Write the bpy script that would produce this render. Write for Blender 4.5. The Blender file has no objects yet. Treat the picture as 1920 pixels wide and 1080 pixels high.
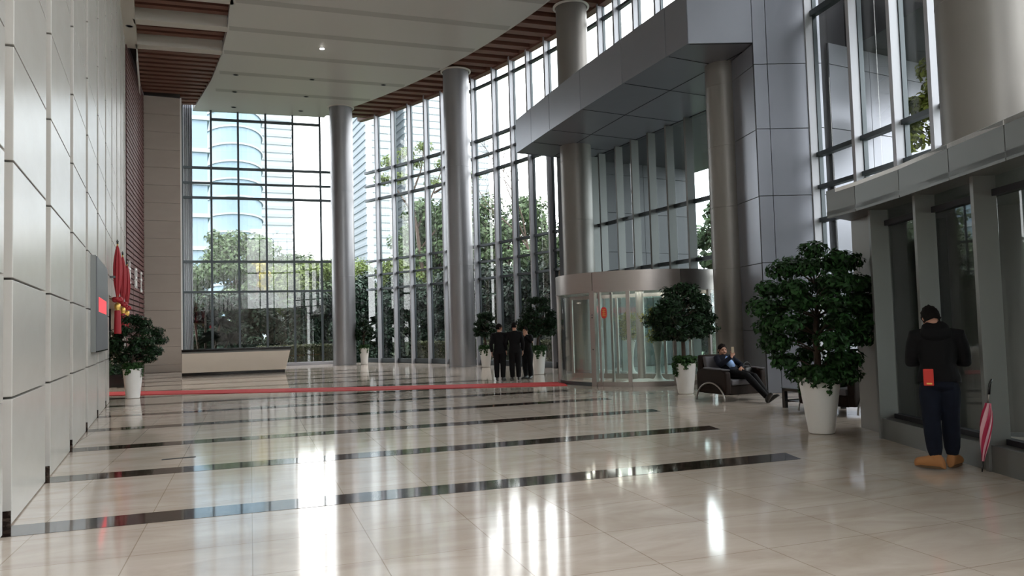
import bpy, bmesh, math, random
import numpy as np
from mathutils import Vector, Matrix, noise
PI=math.pi; R=math.radians
random.seed(7); rng=np.random.default_rng(7)
S=bpy.context.scene; COL=S.collection

# ------------------------------------------------------------------ camera
F_PX,YAW,PITCH,ROLL,CAMH=1450.0,R(24.4565),R(2.9431),R(-1.6039),1.62
cd=bpy.data.cameras.new('camera'); cam=bpy.data.objects.new('camera',cd); COL.objects.link(cam); S.camera=cam
cd.sensor_width=36.0; cd.sensor_fit='HORIZONTAL'; cd.lens=36.0*F_PX/1920; cd.clip_start=.05; cd.clip_end=1500
f=Vector((math.sin(YAW)*math.cos(PITCH),math.cos(YAW)*math.cos(PITCH),math.sin(PITCH)))
r0=Vector((math.cos(YAW),-math.sin(YAW),0)); u0=r0.cross(f); a=-ROLL
rr=math.cos(a)*r0-math.sin(a)*u0; uu=math.sin(a)*r0+math.cos(a)*u0
cam.matrix_world=Matrix(((rr.x,uu.x,-f.x,0),(rr.y,uu.y,-f.y,0),(rr.z,uu.z,-f.z,CAMH),(0,0,0,1)))

# ------------------------------------------------------------------ world, view
w=bpy.data.worlds.new('sky'); S.world=w; w.use_nodes=True; nt=w.node_tree; nt.nodes.clear()
wo=nt.nodes.new('ShaderNodeOutputWorld'); bg=nt.nodes.new('ShaderNodeBackground')
tc=nt.nodes.new('ShaderNodeTexCoord'); sx=nt.nodes.new('ShaderNodeSeparateXYZ'); cr=nt.nodes.new('ShaderNodeValToRGB')
nt.links.new(tc.outputs['Generated'],sx.inputs[0]); nt.links.new(sx.outputs['Z'],cr.inputs[0]); nt.links.new(cr.outputs[0],bg.inputs[0]); nt.links.new(bg.outputs[0],wo.inputs[0])
cr.color_ramp.elements[0].position=0.0; cr.color_ramp.elements[0].color=(.86,.90,.93,1)
cr.color_ramp.elements[1].position=0.6; cr.color_ramp.elements[1].color=(.95,.98,1,1)
bg.inputs[1].default_value=7.0
S.view_settings.view_transform='Standard'; S.view_settings.look='None'; S.view_settings.gamma=1; S.view_settings.use_curve_mapping=False
S.view_settings.exposure=0.12
try:
    S.cycles.max_bounces=12; S.cycles.diffuse_bounces=6; S.cycles.glossy_bounces=5; S.cycles.transparent_max_bounces=32; S.cycles.transmission_bounces=6
    S.cycles.caustics_reflective=False; S.cycles.sample_clamp_indirect=6
except Exception: pass

# ------------------------------------------------------------------ helpers
def tag(o,label=None,cat=None,group=None,kind=None):
    if label: o['label']=label
    if cat: o['category']=cat
    if group: o['group']=group
    if kind: o['kind']=kind
    return o
def empty(name,loc=(0,0,0),rz=0):
    o=bpy.data.objects.new(name,None); COL.objects.link(o); o.location=loc; o.rotation_euler=(0,0,rz); o.empty_display_size=.2
    return o
def thing(name,label,cat,loc=(0,0,0),rz=0,group=None): return tag(empty(name,loc,rz),label,cat,group)
def copy_tree(o,parent=None):
    c=o.copy(); COL.objects.link(c)
    if parent: c.parent=parent
    for ch in o.children: copy_tree(ch,c)
    return c

class MB:
    def __init__(s): s.v=[]; s.f=[]
    def add(s,vs,fs):
        n=len(s.v); s.v+= [tuple(v) for v in vs]; s.f+= [tuple(i+n for i in q) for q in fs]; return s
    def box(s,x0,x1,y0,y1,z0,z1):
        return s.add([(x0,y0,z0),(x1,y0,z0),(x1,y1,z0),(x0,y1,z0),(x0,y0,z1),(x1,y0,z1),(x1,y1,z1),(x0,y1,z1)],
          [(0,3,2,1),(4,5,6,7),(0,1,5,4),(1,2,6,5),(2,3,7,6),(3,0,4,7)])
    def obox(s,c,ax,ay,z0,z1):
        # plan rectangle centred c with half vectors ax, ay
        c=Vector((c[0],c[1])); ax=Vector(ax); ay=Vector(ay)
        return s.prism([c-ax-ay,c+ax-ay,c+ax+ay,c-ax+ay],z0,z1)
    def wall(s,p,q,t,z0,z1,side=0):
        # wall from p to q (plan), thickness t centred (side 0) or to the left (+1) or right (-1)
        p=Vector(p[:2]); q=Vector(q[:2]); d=(q-p).normalized(); n=Vector((-d.y,d.x))
        a,b=(-t/2,t/2) if side==0 else ((0,t) if side>0 else (-t,0))
        return s.prism([p+n*a,q+n*a,q+n*b,p+n*b],z0,z1)
    def prism(s,poly,z0,z1):
        n=len(poly); P=[(p[0],p[1]) for p in poly]
        A=sum(P[i][0]*P[(i+1)%n][1]-P[(i+1)%n][0]*P[i][1] for i in range(n))
        if A<0: P=P[::-1]
        vs=[(x,y,z0) for x,y in P]+[(x,y,z1) for x,y in P]
        fs=[tuple(range(n))[::-1],tuple(range(n,2*n))]+[(i,(i+1)%n,n+(i+1)%n,n+i) for i in range(n)]
        return s.add(vs,fs)
    def rings(s,rs,cap=True,closed=True):
        n=len(rs[0]); vs=[v for r in rs for v in r]; fs=[]
        m=n if closed else n-1
        for i in range(len(rs)-1):
            for j in range(m):
                k=(j+1)%n; fs.append((i*n+j,i*n+k,(i+1)*n+k,(i+1)*n+j))
        if cap and closed: fs.append(tuple(range(n))[::-1]); fs.append(tuple(range((len(rs)-1)*n,len(rs)*n)))
        return s.add(vs,fs)
    def lathe(s,prof,n=32,c=(0,0),cap=True):
        return s.rings([[(c[0]+r*math.cos(2*PI*j/n),c[1]+r*math.sin(2*PI*j/n),z) for j in range(n)] for r,z in prof],cap)
    def tube(s,pts,rad,n=10,cap=True,squash=1.0,ref=None):
        pts=[Vector(p) for p in pts]; m=len(pts)
        if not hasattr(rad,'__len__'): rad=[rad]*m
        rs=[]; u=None
        for i,p in enumerate(pts):
            t=(pts[min(i+1,m-1)]-pts[max(i-1,0)]); t=t.normalized() if t.length>1e-9 else Vector((0,0,1))
            if u is None:
                rf=Vector(ref) if ref else (Vector((0,0,1)) if abs(t.z)<.9 else Vector((1,0,0)))
                u=t.cross(rf).normalized()
            else: u=(u-t*u.dot(t)).normalized()
            v=t.cross(u)
            rs.append([p+(u*math.cos(2*PI*j/n)+v*math.sin(2*PI*j/n)*squash)*rad[i] for j in range(n)])
        return s.rings(rs,cap)
    def ell(s,c,r,n=14,m=9,rot=None):
        c=Vector(c); rs=[]
        for i in range(1,m):
            th=PI*i/m
            ring=[Vector((r[0]*math.sin(th)*math.cos(2*PI*j/n),r[1]*math.sin(th)*math.sin(2*PI*j/n),-r[2]*math.cos(th))) for j in range(n)]
            rs.append([c+((rot@p) if rot else p) for p in ring])
        k=len(s.v); s.rings(rs,cap=False)
        b=c+((rot@Vector((0,0,-r[2]))) if rot else Vector((0,0,-r[2]))); t=c+((rot@Vector((0,0,r[2]))) if rot else Vector((0,0,r[2])))
        s.v+=[tuple(b),tuple(t)]; ib=len(s.v)-2; it=ib+1; L=k+(m-2)*n
        for j in range(n): s.f+=[(ib,k+(j+1)%n,k+j),(it,L+j,L+(j+1)%n)]
        return s
    def build(s,name,mat,parent=None,smooth=False,bevel=0,world=True,mods=None,auto=None):
        me=bpy.data.meshes.new(name); vs=s.v
        if parent is not None and world:
            l=parent.location; 
            vs=[(v[0]-l[0],v[1]-l[1],v[2]-l[2]) for v in vs]
        me.from_pydata(vs,[],s.f); me.update()
        if smooth: me.polygons.foreach_set('use_smooth',[True]*len(me.polygons))
        o=bpy.data.objects.new(name,me); COL.objects.link(o)
        if mat: me.materials.append(mat)
        if parent is not None: o.parent=parent
        if bevel:
            b=o.modifiers.new('bevel','BEVEL'); b.width=bevel; b.segments=2; b.limit_method='ANGLE'; b.angle_limit=R(40)
        if smooth and auto:
            try: me.set_sharp_from_angle(angle=R(auto))
            except Exception: pass
        return o

# ------------------------------------------------------------------ materials
def mat(name,col,rough=.5,metal=0,spec=.5,coat=0,noise_amt=0,noise_scale=5,bump=0,bump_scale=20,trans=0,stretch=None,sss=0):
    m=bpy.data.materials.new(name); m.use_nodes=True; t=m.node_tree; b=t.nodes['Principled BSDF']
    b.inputs['Base Color'].default_value=(*col,1); b.inputs['Roughness'].default_value=rough; b.inputs['Metallic'].default_value=metal
    b.inputs['Specular IOR Level'].default_value=spec
    if coat: b.inputs['Coat Weight'].default_value=coat; b.inputs['Coat Roughness'].default_value=.05
    if noise_amt or bump:
        co=t.nodes.new('ShaderNodeTexCoord'); mp=t.nodes.new('ShaderNodeMapping'); t.links.new(co.outputs['Object'],mp.inputs[0])
        if stretch: mp.inputs['Scale'].default_value=stretch
    if noise_amt:
        n=t.nodes.new('ShaderNodeTexNoise'); n.inputs['Scale'].default_value=noise_scale; n.inputs['Detail'].default_value=6
        t.links.new(mp.outputs[0],n.inputs['Vector'])
        mx=t.nodes.new('ShaderNodeMix'); mx.data_type='RGBA'
        mx.inputs['A'].default_value=(*[max(0,c*(1-noise_amt)) for c in col],1); mx.inputs['B'].default_value=(*[min(1,c*(1+noise_amt)) for c in col],1)
        t.links.new(n.outputs['Fac'],mx.inputs['Factor']); t.links.new(mx.outputs['Result'],b.inputs['Base Color'])
    if bump:
        n2=t.nodes.new('ShaderNodeTexNoise'); n2.inputs['Scale'].default_value=bump_scale; t.links.new(mp.outputs[0],n2.inputs['Vector'])
        bp=t.nodes.new('ShaderNodeBump'); bp.inputs['Strength'].default_value=bump; bp.inputs['Distance'].default_value=.02
        t.links.new(n2.outputs['Fac'],bp.inputs['Height']); t.links.new(bp.outputs[0],b.inputs['Normal'])
    return m
def glassmat(name,tint,refl=1.0,rough=0.0,ior=1.5):
    m=bpy.data.materials.new(name); m.use_nodes=True; t=m.node_tree; t.nodes.clear()
    o=t.nodes.new('ShaderNodeOutputMaterial'); tr=t.nodes.new('ShaderNodeBsdfTransparent'); g=t.nodes.new('ShaderNodeBsdfGlossy'); mx=t.nodes.new('ShaderNodeMixShader'); fr=t.nodes.new('ShaderNodeFresnel')
    lw=t.nodes.new('ShaderNodeLayerWeight'); lw.inputs[0].default_value=.5; pw=t.nodes.new('ShaderNodeMath'); pw.operation='POWER'; pw.inputs[1].default_value=5
    ml=t.nodes.new('ShaderNodeMath'); ml.operation='MULTIPLY_ADD'; ml.inputs[1].default_value=.95; ml.inputs[2].default_value=.045
    t.links.new(lw.outputs['Facing'],pw.inputs[0]); t.links.new(pw.outputs[0],ml.inputs[0]); t.nodes.remove(fr)
    tr.inputs[0].default_value=(*tint,1); g.inputs[0].default_value=(refl,refl,refl,1); g.inputs['Roughness'].default_value=rough
    t.links.new(ml.outputs[0],mx.inputs[0]); t.links.new(tr.outputs[0],mx.inputs[1]); t.links.new(g.outputs[0],mx.inputs[2]); t.links.new(mx.outputs[0],o.inputs[0])
    return m
def emis(name,col,s):
    m=bpy.data.materials.new(name); m.use_nodes=True; b=m.node_tree.nodes['Principled BSDF']
    b.inputs['Base Color'].default_value=(*col,1); b.inputs['Emission Color'].default_value=(*col,1); b.inputs['Emission Strength'].default_value=s; return m
def srgb(r,g,b): return tuple(((c/255)/12.92 if c/255<=.04045 else ((c/255+.055)/1.055)**2.4) for c in (r,g,b))

def floor_mat():
    m=bpy.data.materials.new('polished_marble'); m.use_nodes=True; t=m.node_tree; b=t.nodes['Principled BSDF']; N=t.nodes.new; L=t.links.new
    co=N('ShaderNodeTexCoord'); mp=N('ShaderNodeMapping'); L(co.outputs['Object'],mp.inputs[0]); mp.inputs['Rotation'].default_value=(0,0,R(5.7))
    n1=N('ShaderNodeTexNoise'); n1.inputs['Scale'].default_value=1.3; n1.inputs['Detail'].default_value=8; n1.inputs['Roughness'].default_value=.6; n1.inputs['Distortion'].default_value=1.2
    ms=N('ShaderNodeMapping'); ms.inputs['Scale'].default_value=(.6,1.7,1); L(mp.outputs[0],ms.inputs[0]); L(ms.outputs[0],n1.inputs['Vector'])
    r=N('ShaderNodeValToRGB'); e=r.color_ramp.elements; e[0].position=.3; e[0].color=(.52,.43,.36,1); e[1].position=.72; e[1].color=(.68,.60,.535,1)
    L(n1.outputs['Fac'],r.inputs[0])
    br=N('ShaderNodeTexBrick'); br.offset=0; br.inputs['Scale'].default_value=1; br.inputs['Brick Width'].default_value=.87; br.inputs['Row Height'].default_value=.8733
    br.inputs['Mortar Size'].default_value=.004; br.inputs['Mortar Smooth'].default_value=0
    br.inputs['Color1'].default_value=(1,1,1,1); br.inputs['Color2'].default_value=(.93,.925,.915,1); br.inputs['Mortar'].default_value=(.62,.58,.52,1)
    mp2=N('ShaderNodeMapping'); mp2.inputs['Rotation'].default_value=(0,0,R(5.7)); mp2.inputs['Location'].default_value=(0,.51,0); L(co.outputs['Object'],mp2.inputs[0]); L(mp2.outputs[0],br.inputs['Vector'])
    mx=N('ShaderNodeMix'); mx.data_type='RGBA'; mx.blend_type='MULTIPLY'; mx.inputs['Factor'].default_value=1
    L(r.outputs[0],mx.inputs['A']); L(br.outputs['Color'],mx.inputs['B']); L(mx.outputs['Result'],b.inputs['Base Color'])
    b.inputs['Roughness'].default_value=.085; b.inputs['IOR'].default_value=1.5; b.inputs['Specular IOR Level'].default_value=.36
    n2=N('ShaderNodeTexNoise'); n2.inputs['Scale'].default_value=1.6; n2.inputs['Detail'].default_value=1; L(mp.outputs[0],n2.inputs['Vector'])
    bp=N('ShaderNodeBump'); bp.inputs['Strength'].default_value=.03; bp.inputs['Distance'].default_value=.02; L(n2.outputs['Fac'],bp.inputs['Height']); L(bp.outputs[0],b.inputs['Normal'])
    return m
def dark_marble():
    m=mat('dark_marble',(.03,.02,.015),.06,spec=.6); t=m.node_tree; b=t.nodes['Principled BSDF']; N=t.nodes.new; L=t.links.new
    co=N('ShaderNodeTexCoord'); n=N('ShaderNodeTexNoise'); n.inputs['Scale'].default_value=7; n.inputs['Detail'].default_value=8; n.inputs['Distortion'].default_value=2
    L(co.outputs['Object'],n.inputs['Vector']); r=N('ShaderNodeValToRGB'); e=r.color_ramp.elements; e[0].position=.45; e[0].color=(.018,.011,.009,1); e[1].position=.75; e[1].color=(.13,.095,.075,1)
    L(n.outputs['Fac'],r.inputs[0]); L(r.outputs[0],b.inputs['Base Color']); b.inputs['IOR'].default_value=1.6; return m
def stone_wall_mat(name,c0,c1,rough,spec):
    m=mat(name,c0,rough,spec=spec); t=m.node_tree; b=t.nodes['Principled BSDF']; N=t.nodes.new; L=t.links.new
    co=N('ShaderNodeTexCoord'); mp=N('ShaderNodeMapping'); mp.inputs['Scale'].default_value=(1,1,2.2); L(co.outputs['Object'],mp.inputs[0])
    n=N('ShaderNodeTexNoise'); n.inputs['Scale'].default_value=1.1; n.inputs['Detail'].default_value=9; n.inputs['Roughness'].default_value=.62; L(mp.outputs[0],n.inputs['Vector'])
    mx=N('ShaderNodeMix'); mx.data_type='RGBA'; mx.inputs['A'].default_value=(*c0,1); mx.inputs['B'].default_value=(*c1,1); L(n.outputs['Fac'],mx.inputs['Factor']); L(mx.outputs['Result'],b.inputs['Base Color'])
    return m
def leafmat(name,c,var=.5,trans=.25):
    m=bpy.data.materials.new(name); m.use_nodes=True; t=m.node_tree; b=t.nodes['Principled BSDF']; N=t.nodes.new; L=t.links.new
    at=N('ShaderNodeAttribute'); at.attribute_name='leafv'; at.attribute_type='GEOMETRY'
    mx=N('ShaderNodeMix'); mx.data_type='RGBA'; mx.inputs['A'].default_value=(*[x*(1-var) for x in c],1); mx.inputs['B'].default_value=(*[min(1,x*(1+var)) for x in c],1)
    L(at.outputs['Fac'],mx.inputs['Factor']); L(mx.outputs['Result'],b.inputs['Base Color']); b.inputs['Roughness'].default_value=.55; b.inputs['Specular IOR Level'].default_value=.25
    tl=N('ShaderNodeBsdfTranslucent'); L(mx.outputs['Result'],tl.inputs[0]); ms=N('ShaderNodeMixShader'); ms.inputs[0].default_value=trans
    o=t.nodes['Material Output']; L(b.outputs[0],ms.inputs[1]); L(tl.outputs[0],ms.inputs[2]); L(ms.outputs[0],o.inputs[0]); return m

K={}
K['floor']=floor_mat(); K['dark']=dark_marble()
K['stone']=stone_wall_mat('pale_stone',(.41,.39,.365),(.50,.48,.455),.26,.42)
K['stone_groove']=stone_wall_mat('groove_stone',(.36,.31,.26),(.44,.39,.33),.35,.4)
K['lime']=stone_wall_mat('limestone',(.36,.31,.265),(.43,.375,.325),.45,.35)
K['ceil']=mat('ceiling_white',(.60,.585,.56),.35,spec=.4)
K['beam']=mat('beam_white',(.6,.57,.52),.6)
K['wood']=mat('brown_slat',(.19,.085,.06),.5,noise_amt=.25,noise_scale=3,stretch=(.3,4,4))
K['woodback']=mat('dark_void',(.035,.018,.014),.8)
K['redwood']=mat('red_brown_louvre',(.11,.042,.038),.65,noise_amt=.2,noise_scale=4)
K['steel']=mat('column_aluminium',(.30,.30,.315),.38,metal=.7,noise_amt=.05,noise_scale=2)
K['clad']=mat('column_cladding',(.22,.205,.19),.42,metal=.45,noise_amt=.05,noise_scale=2)
K['fin']=mat('fin_aluminium',(.43,.44,.48),.5,metal=.2)
K['frame']=mat('dark_frame',(.07,.085,.095),.4,metal=.4)
K['panel']=mat('metal_panel',(.23,.24,.275),.34,metal=.55,noise_amt=.06,noise_scale=1.5)
K['outer']=mat('outer_shaded_metal',(.028,.029,.034),.5,metal=.2)  # panel metal darkened: shade under the outer canopy is put into the colour
K['joint']=mat('joint_black',(.012,.012,.016),.7)
K['front']=mat('vestibule_metal',(.17,.175,.17),.42,metal=.45)
K['brush']=mat('brushed_steel',(.36,.32,.30),.32,metal=.85,noise_amt=.06,noise_scale=3,stretch=(1,1,30))
K['glass']=glassmat('facade_glass',(.925,.925,.915),.9)
K['dglass']=glassmat('door_glass',(.90,.935,.925),.9)
K['vglass']=glassmat('vestibule_glass',(.86,.90,.90),1.0)
K['white']=mat('white_glaze',(.78,.77,.75),.3,spec=.5)
K['counter']=stone_wall_mat('counter_stone',(.72,.64,.55),(.82,.75,.66),.2,.5)
K['black']=mat('black_stone',(.012,.012,.013),.15)
K['red']=mat('red_carpet',(.52,.035,.04),.85,noise_amt=.1,noise_scale=60)
K['chrome']=mat('chrome',(.40,.38,.36),.3,metal=1)
K['leaf']=leafmat('indoor_leaf',(.020,.060,.016),.7,.15)
K['leafd']=leafmat('indoor_dark_leaf',(.011,.032,.011),.7,.12)
K['ivy']=leafmat('ivy_leaf',(.030,.078,.020),.5,.2)
K['bark']=mat('bark',(.06,.038,.026),.8,noise_amt=.4,noise_scale=20,bump=.5)
K['oleaf']=leafmat('tree_leaf',(.075,.115,.055),.6,.2)  # paler and greyer, standing in for haze reflected in the glass
K['oleafd']=leafmat('shrub_leaf',(.019,.038,.024),.9,.1)
K['oleafy']=leafmat('yellow_leaf',(.30,.26,.05),.45,.3)
K['oleafl']=leafmat('light_leaf',(.11,.15,.045),.5,.25)
K['oleafb']=leafmat('bright_leaf',(.20,.24,.05),.45,.35)
K['hedge']=leafmat('hedge_leaf',(.075,.085,.04),.6,.2)
K['soil']=mat('soil',(.03,.02,.015),.95)
K['grass']=mat('grass_ground',(.05,.075,.035),.95,noise_amt=.4,noise_scale=3)
K['pave']=mat('paving',(.30,.30,.29),.8,noise_amt=.15,noise_scale=2)
K['skin']=mat('skin',(.50,.27,.19),.5,spec=.3)
K['hair']=mat('black_hair',(.010,.008,.008),.85,spec=.12)
K['suit']=mat('black_suit',(.005,.005,.006),.8,spec=.2)
K['navy']=mat('navy_jacket',(.010,.012,.022),.8,spec=.2)
K['shirt']=mat('pale_blue_shirt',(.30,.46,.80),.7)
K['jeans']=mat('indigo_denim',(.007,.010,.020),.85,spec=.2,noise_amt=.35,noise_scale=14)
K['boot']=mat('tan_suede',(.42,.19,.07),.8)
K['sole']=mat('boot_sole',(.12,.07,.035),.8)
K['shoe']=mat('black_leather',(.012,.011,.011),.35)
K['rattan']=mat('brown_rattan',(.020,.012,.009),.6,spec=.15,noise_amt=.3,noise_scale=80,bump=.6,bump_scale=120)
K['cushion']=mat('grey_cushion',(.13,.125,.14),.7)
K['wallet']=mat('red_pouch',(.65,.03,.02),.5)
K['gold']=mat('gold',(.75,.48,.12),.35,metal=.7)
K['flag']=mat('red_satin',(.32,.008,.016),.55)
K['led']=mat('led_panel_grey',(.11,.115,.125),.45)
K['ledred']=emis('led_red',(1.0,.045,.06),1.0)
K['bwhite']=mat('white_letter',(.8,.8,.78),.5)
K['lamp']=emis('lamp_on',(1,.98,.92),30)
K['warm']=emis('small_lamp',(1,.95,.85),45)
K['groove']=mat('ceiling_groove',(.44,.43,.41),.5)
K['vmetal']=mat('vestibule_fin',(.22,.225,.22),.45,metal=.35)
K['phone']=mat('phone_beige',(.35,.27,.18),.5)
K['tower']=mat('tower_hazed',(.40,.44,.465),.7)  # atmospheric haze is put into the pale tower colours
K['tower2']=mat('tower_band',(.30,.345,.38),.7)
K['towerb']=mat('tower_blue',(.21,.29,.36),.6,spec=.2)
K['slatbeige']=mat('beige_slat',(.55,.42,.26),.6)
K['umb_red']=mat('umbrella_red',(.45,.015,.07),.6)
K['umb_pink']=mat('umbrella_pink',(.75,.42,.48),.6)
K['carblue']=mat('car_paint',(.25,.32,.42),.3,metal=.3)
# ------------------------------------------------------------------ plan geometry
CX,CY=-29.7,21.4; RG,RI,RS=44.2,42.17,39.25; ZC=13.0; SL=-.1
def arc(rad,deg): return Vector((CX+rad*math.cos(R(deg)),CY+rad*math.sin(R(deg))))
def onx(rad,x): return CY+math.sqrt(rad*rad-(x-CX)**2)
WX=-1.21; FA=Vector((.95,41.5)); FB=Vector((8.4,40.75))
def far(x): return FA.y+(x-FA.x)*(FB.y-FA.y)/(FB.x-FA.x)
A_FAR=math.degrees(math.atan2(far(9.2)-CY,math.sqrt(RG**2-(far(9.2)-CY)**2)))  # where far glass meets the arc
A_NEAR=-40.5
def arcpts(rad,a0,a1,n): return [arc(rad,a0+(a1-a0)*i/n) for i in range(n+1)]

# floor and ground
fb=MB(); poly=[(-1.5,-9.0)]+[(p.x,p.y) for p in arcpts(RG+.1,A_NEAR,A_FAR,60)]+[(.9,far(.9)+.05),(-1.5,41.7),(-1.5,33.2),(-5.2,33.2),(-5.2,21.9),(-1.5,21.9)]
fb.prism(poly,-.2,0); fl=tag(fb.build('floor',K['floor']),'polished cream marble lobby floor with dark stone strips','floor',kind='structure')
for k in range(0,13):                         # dark marble strips, ends cut along the arc
    y0=7.71+2.62*k; y1=y0+.44
    def endx(y):
        lo,hi=-1,12
        for _ in range(40):
            mdl=(lo+hi)/2
            yy=y+SL*(mdl-WX)
            if (mdl-CX)**2+(yy-CY)**2<RS*RS: lo=mdl
            else: hi=mdl
        return lo,y+SL*(lo-WX)
    a=endx(y0); b=endx(y1); xs=-1.34
    MB().prism([(xs,y0),(a[0],a[1]),(b[0],b[1]),(xs,y1)],-.01,.0025).build('dark_strip',K['dark'],fl,world=True)
MB().box(.0,.42,11.35,11.42,0,.004).build('floor_slot',K['joint'],fl)
g=MB().box(-70,130,-60,260,-.5,-.25).build('trim_1',K['grass']); tag(g,'green ground outside the building','ground',kind='structure')
g=MB(); g.prism([(p.x,p.y) for p in arcpts(RG+.15,-12,6,20)]+[(34,26),(34,10)],-.24,-.06); tag(g.build('trim_2',K['pave']),'grey paving outside the entrance','paving',kind='structure')

# left stone wall: projecting bays with recessed grooves
JZ=[0]+[1.12+1.0655*k for k in range(0,11)]+[13.0]
def inopen(y0,y1): return y1>22.3 and y0<32.4
mb=MB(); back=MB(); dk=MB()
for k in range(-7,10):
    y0=8.16+2.62*k; y1=y0+2.18
    if y0<-9: y0=-9
    if k==9: y1=32.8
    for i in range(len(JZ)-1):
        z0,z1=JZ[i],JZ[i+1]
        segs=[(y0,y1)]
        if z0<2.7 and inopen(y0,y1):
            segs=[]
            if y0<22.3: segs.append((y0,22.3))
            if y1>32.4: segs.append((32.4,y1))
            if z1>2.75: 
                mb.box(WX-.12,WX,max(y0,22.3),min(y1,32.4),2.75,z1-.012)
        for s in segs: mb.box(WX-.12,WX,s[0],s[1],z0+(.010 if i else .012),z1-.010)
    if not inopen(y0-.5,y0): dk.box(WX-.125,WX-.10,y0-.44,y0-.002,0,.13)
    if not inopen(y0-.02,y0): dk.box(WX-.125,WX-.004,y0-.018,y0+.0,0,.13)
wl=tag(mb.build('wall_left',K['stone'],bevel=.006),'tall pale stone wall of stacked slabs with recessed grooves','wall',kind='structure')
back.box(-1.7,WX-.125,-9,22.3,0,ZC); back.box(-1.7,WX-.125,22.3,32.4,2.75,ZC); back.box(-1.7,WX-.125,32.4,32.8,0,ZC)
back.build('groove_lining',K['stone_groove'],wl); dk.build('dark_base',K['dark'],wl)
# side passage behind the opening
mb=MB(); mb.box(-5.2,-1.7,21.9,22.3,0,2.9); mb.box(-5.2,-1.7,32.8,33.2,0,2.9); mb.box(-5.2,-4.9,22.3,32.8,0,2.9); mb.box(-5.2,-1.7,22.3,32.8,2.75,2.95)
tag(mb.build('wall_passage',K['lime']),'beige side passage behind the opening in the stone wall','passage wall',kind='structure')
mb=MB()
for i in range(40): mb.box(-4.9,-4.84,22.5+.255*i,22.6+.255*i,0,2.75)
for i in range(10): mb.box(-4.7+.3*i,-4.6+.3*i,32.74,32.8,0,2.75)
tag(mb.build('trim_3',K['slatbeige']),'upright golden beige slats lining the side passage','slats',kind='structure')
l=bpy.data.lights.new('passage_lamp','AREA'); l.energy=60; l.size=2; l.color=(1,.9,.75); lo=bpy.data.objects.new('passage_lamp',l); COL.objects.link(lo); lo.location=(-3.2,27.5,2.72)
# red brown louvre panel with raised white letters
P0=Vector((WX-.02,32.82)); P1=Vector((-.74,39.45)); d=(P1-P0); n=Vector((d.y,-d.x)).normalized(); du=d.normalized()
root=tag(empty('wall_louvre',(P0.x,P0.y,0)),'red brown louvred wall panel in the far left corner','wall panel',kind='structure')
bk=MB(); bk.wall(P0,P1,.12,0,ZC+.4,side=1)
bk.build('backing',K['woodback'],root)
for i in range(3):
    m_=MB(); q0=P0+du*(d.length/3*i+.04); q1=P0+du*(d.length/3*(i+1)-.04)
    z=.05
    while z<ZC: m_.wall(q0,q1,.05,z,z+.15,side=-1); z+=.21
    m_.build('louvre_section',K['redwood'],root)
for i,t in enumerate((.075,.40,.715)):
    c=P0+du*d.length*t; lm=MB(); z=[3.75,3.70,3.65][i]; n2=-n if n.x<0 else n
    def bar(u0,u1,z0,z1): 
        a_=c+du*u0+n2*.055; b_=c+du*u1+n2*.055; lm.wall(a_,b_,.07,z+z0,z+z1,side=0)
    for q in [[(-.02,.55,.55,.63),(.23,.30,0,.9),(0,.6,.02,.1),(.05,.12,.15,.5),(.42,.5,.2,.5)],[(0,.6,.75,.83),(0,.6,.4,.48),(0,.08,0,.83),(.52,.6,0,.83),(.2,.4,.1,.3)],[(0,.6,.8,.88),(.26,.34,.0,.88),(0,.6,.5,.58),(.05,.25,.0,.12),(.36,.6,.0,.12)]][i]: bar(*q)
    lm.build('raised_letter',K['bwhite'],root)
# limestone block in the far corner
mb=MB(); 
for i in range(16):
    z0=.0 if i==0 else .35+.84*(i-1); z1=min(.35+.84*i,ZC+.02)
    if z0>=ZC: break
    mb.box(-.74,.86,39.45,41.9,z0+.008,z1)
wb=tag(mb.build('wall_back',K['lime'],bevel=.004),'brown limestone block beside the far window wall','wall',kind='structure')
MB().box(.86,.93,39.5,41.7,0,ZC).build('edge_trim',K['white'],wb)
MB().box(-1.7,.85,41.7,42.2,0,ZC+.6).build('core',K['lime'],wb)
MB().box(-1.9,-1.3,32.8,42.2,0,ZC+.6).build('side_core',K['lime'],wb)

# ------------------------------------------------------------------ glazing
def window(n,label): return tag(empty('window_%d'%n,(0,0,0)),label,'window',kind='structure')
W1=window(1,'tall flat far glass wall with dark grid frames looking on trees')
fd=(FB-FA).normalized(); fn=Vector((fd.y,-fd.x))   # towards the room
if fn.y>0: fn=-fn
XE=9.15
def fp(x,off=0): p=Vector((x,far(x)))+fn*off; return p
MB().wall(fp(.93),fp(XE),.016,0.1,13.1).build('glass',K['glass'],W1)
for x in (1.0,2.34,3.62,4.95,6.29,7.66,XE):
    MB().obox(fp(x,.05),fd*.05,fn*.09,0,13.2).build('mullion',K['frame'],W1)
for z,h in ((10.07,.12),(9.30,.10),(8.56,.12),(5.34,.12),(3.82,.10)):
    MB().wall(fp(.93,.05),fp(XE,.05),.14,z-h/2,z+h/2).build('transom',K['frame'],W1)
MB().wall(fp(2.34,.05),fp(7.66,.05),.14,12.5,12.62).build('transom',K['frame'],W1)
MB().wall(fp(.93,.08),fp(XE,.08),.3,-.05,.16).build('sill',K['fin'],W1)

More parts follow.
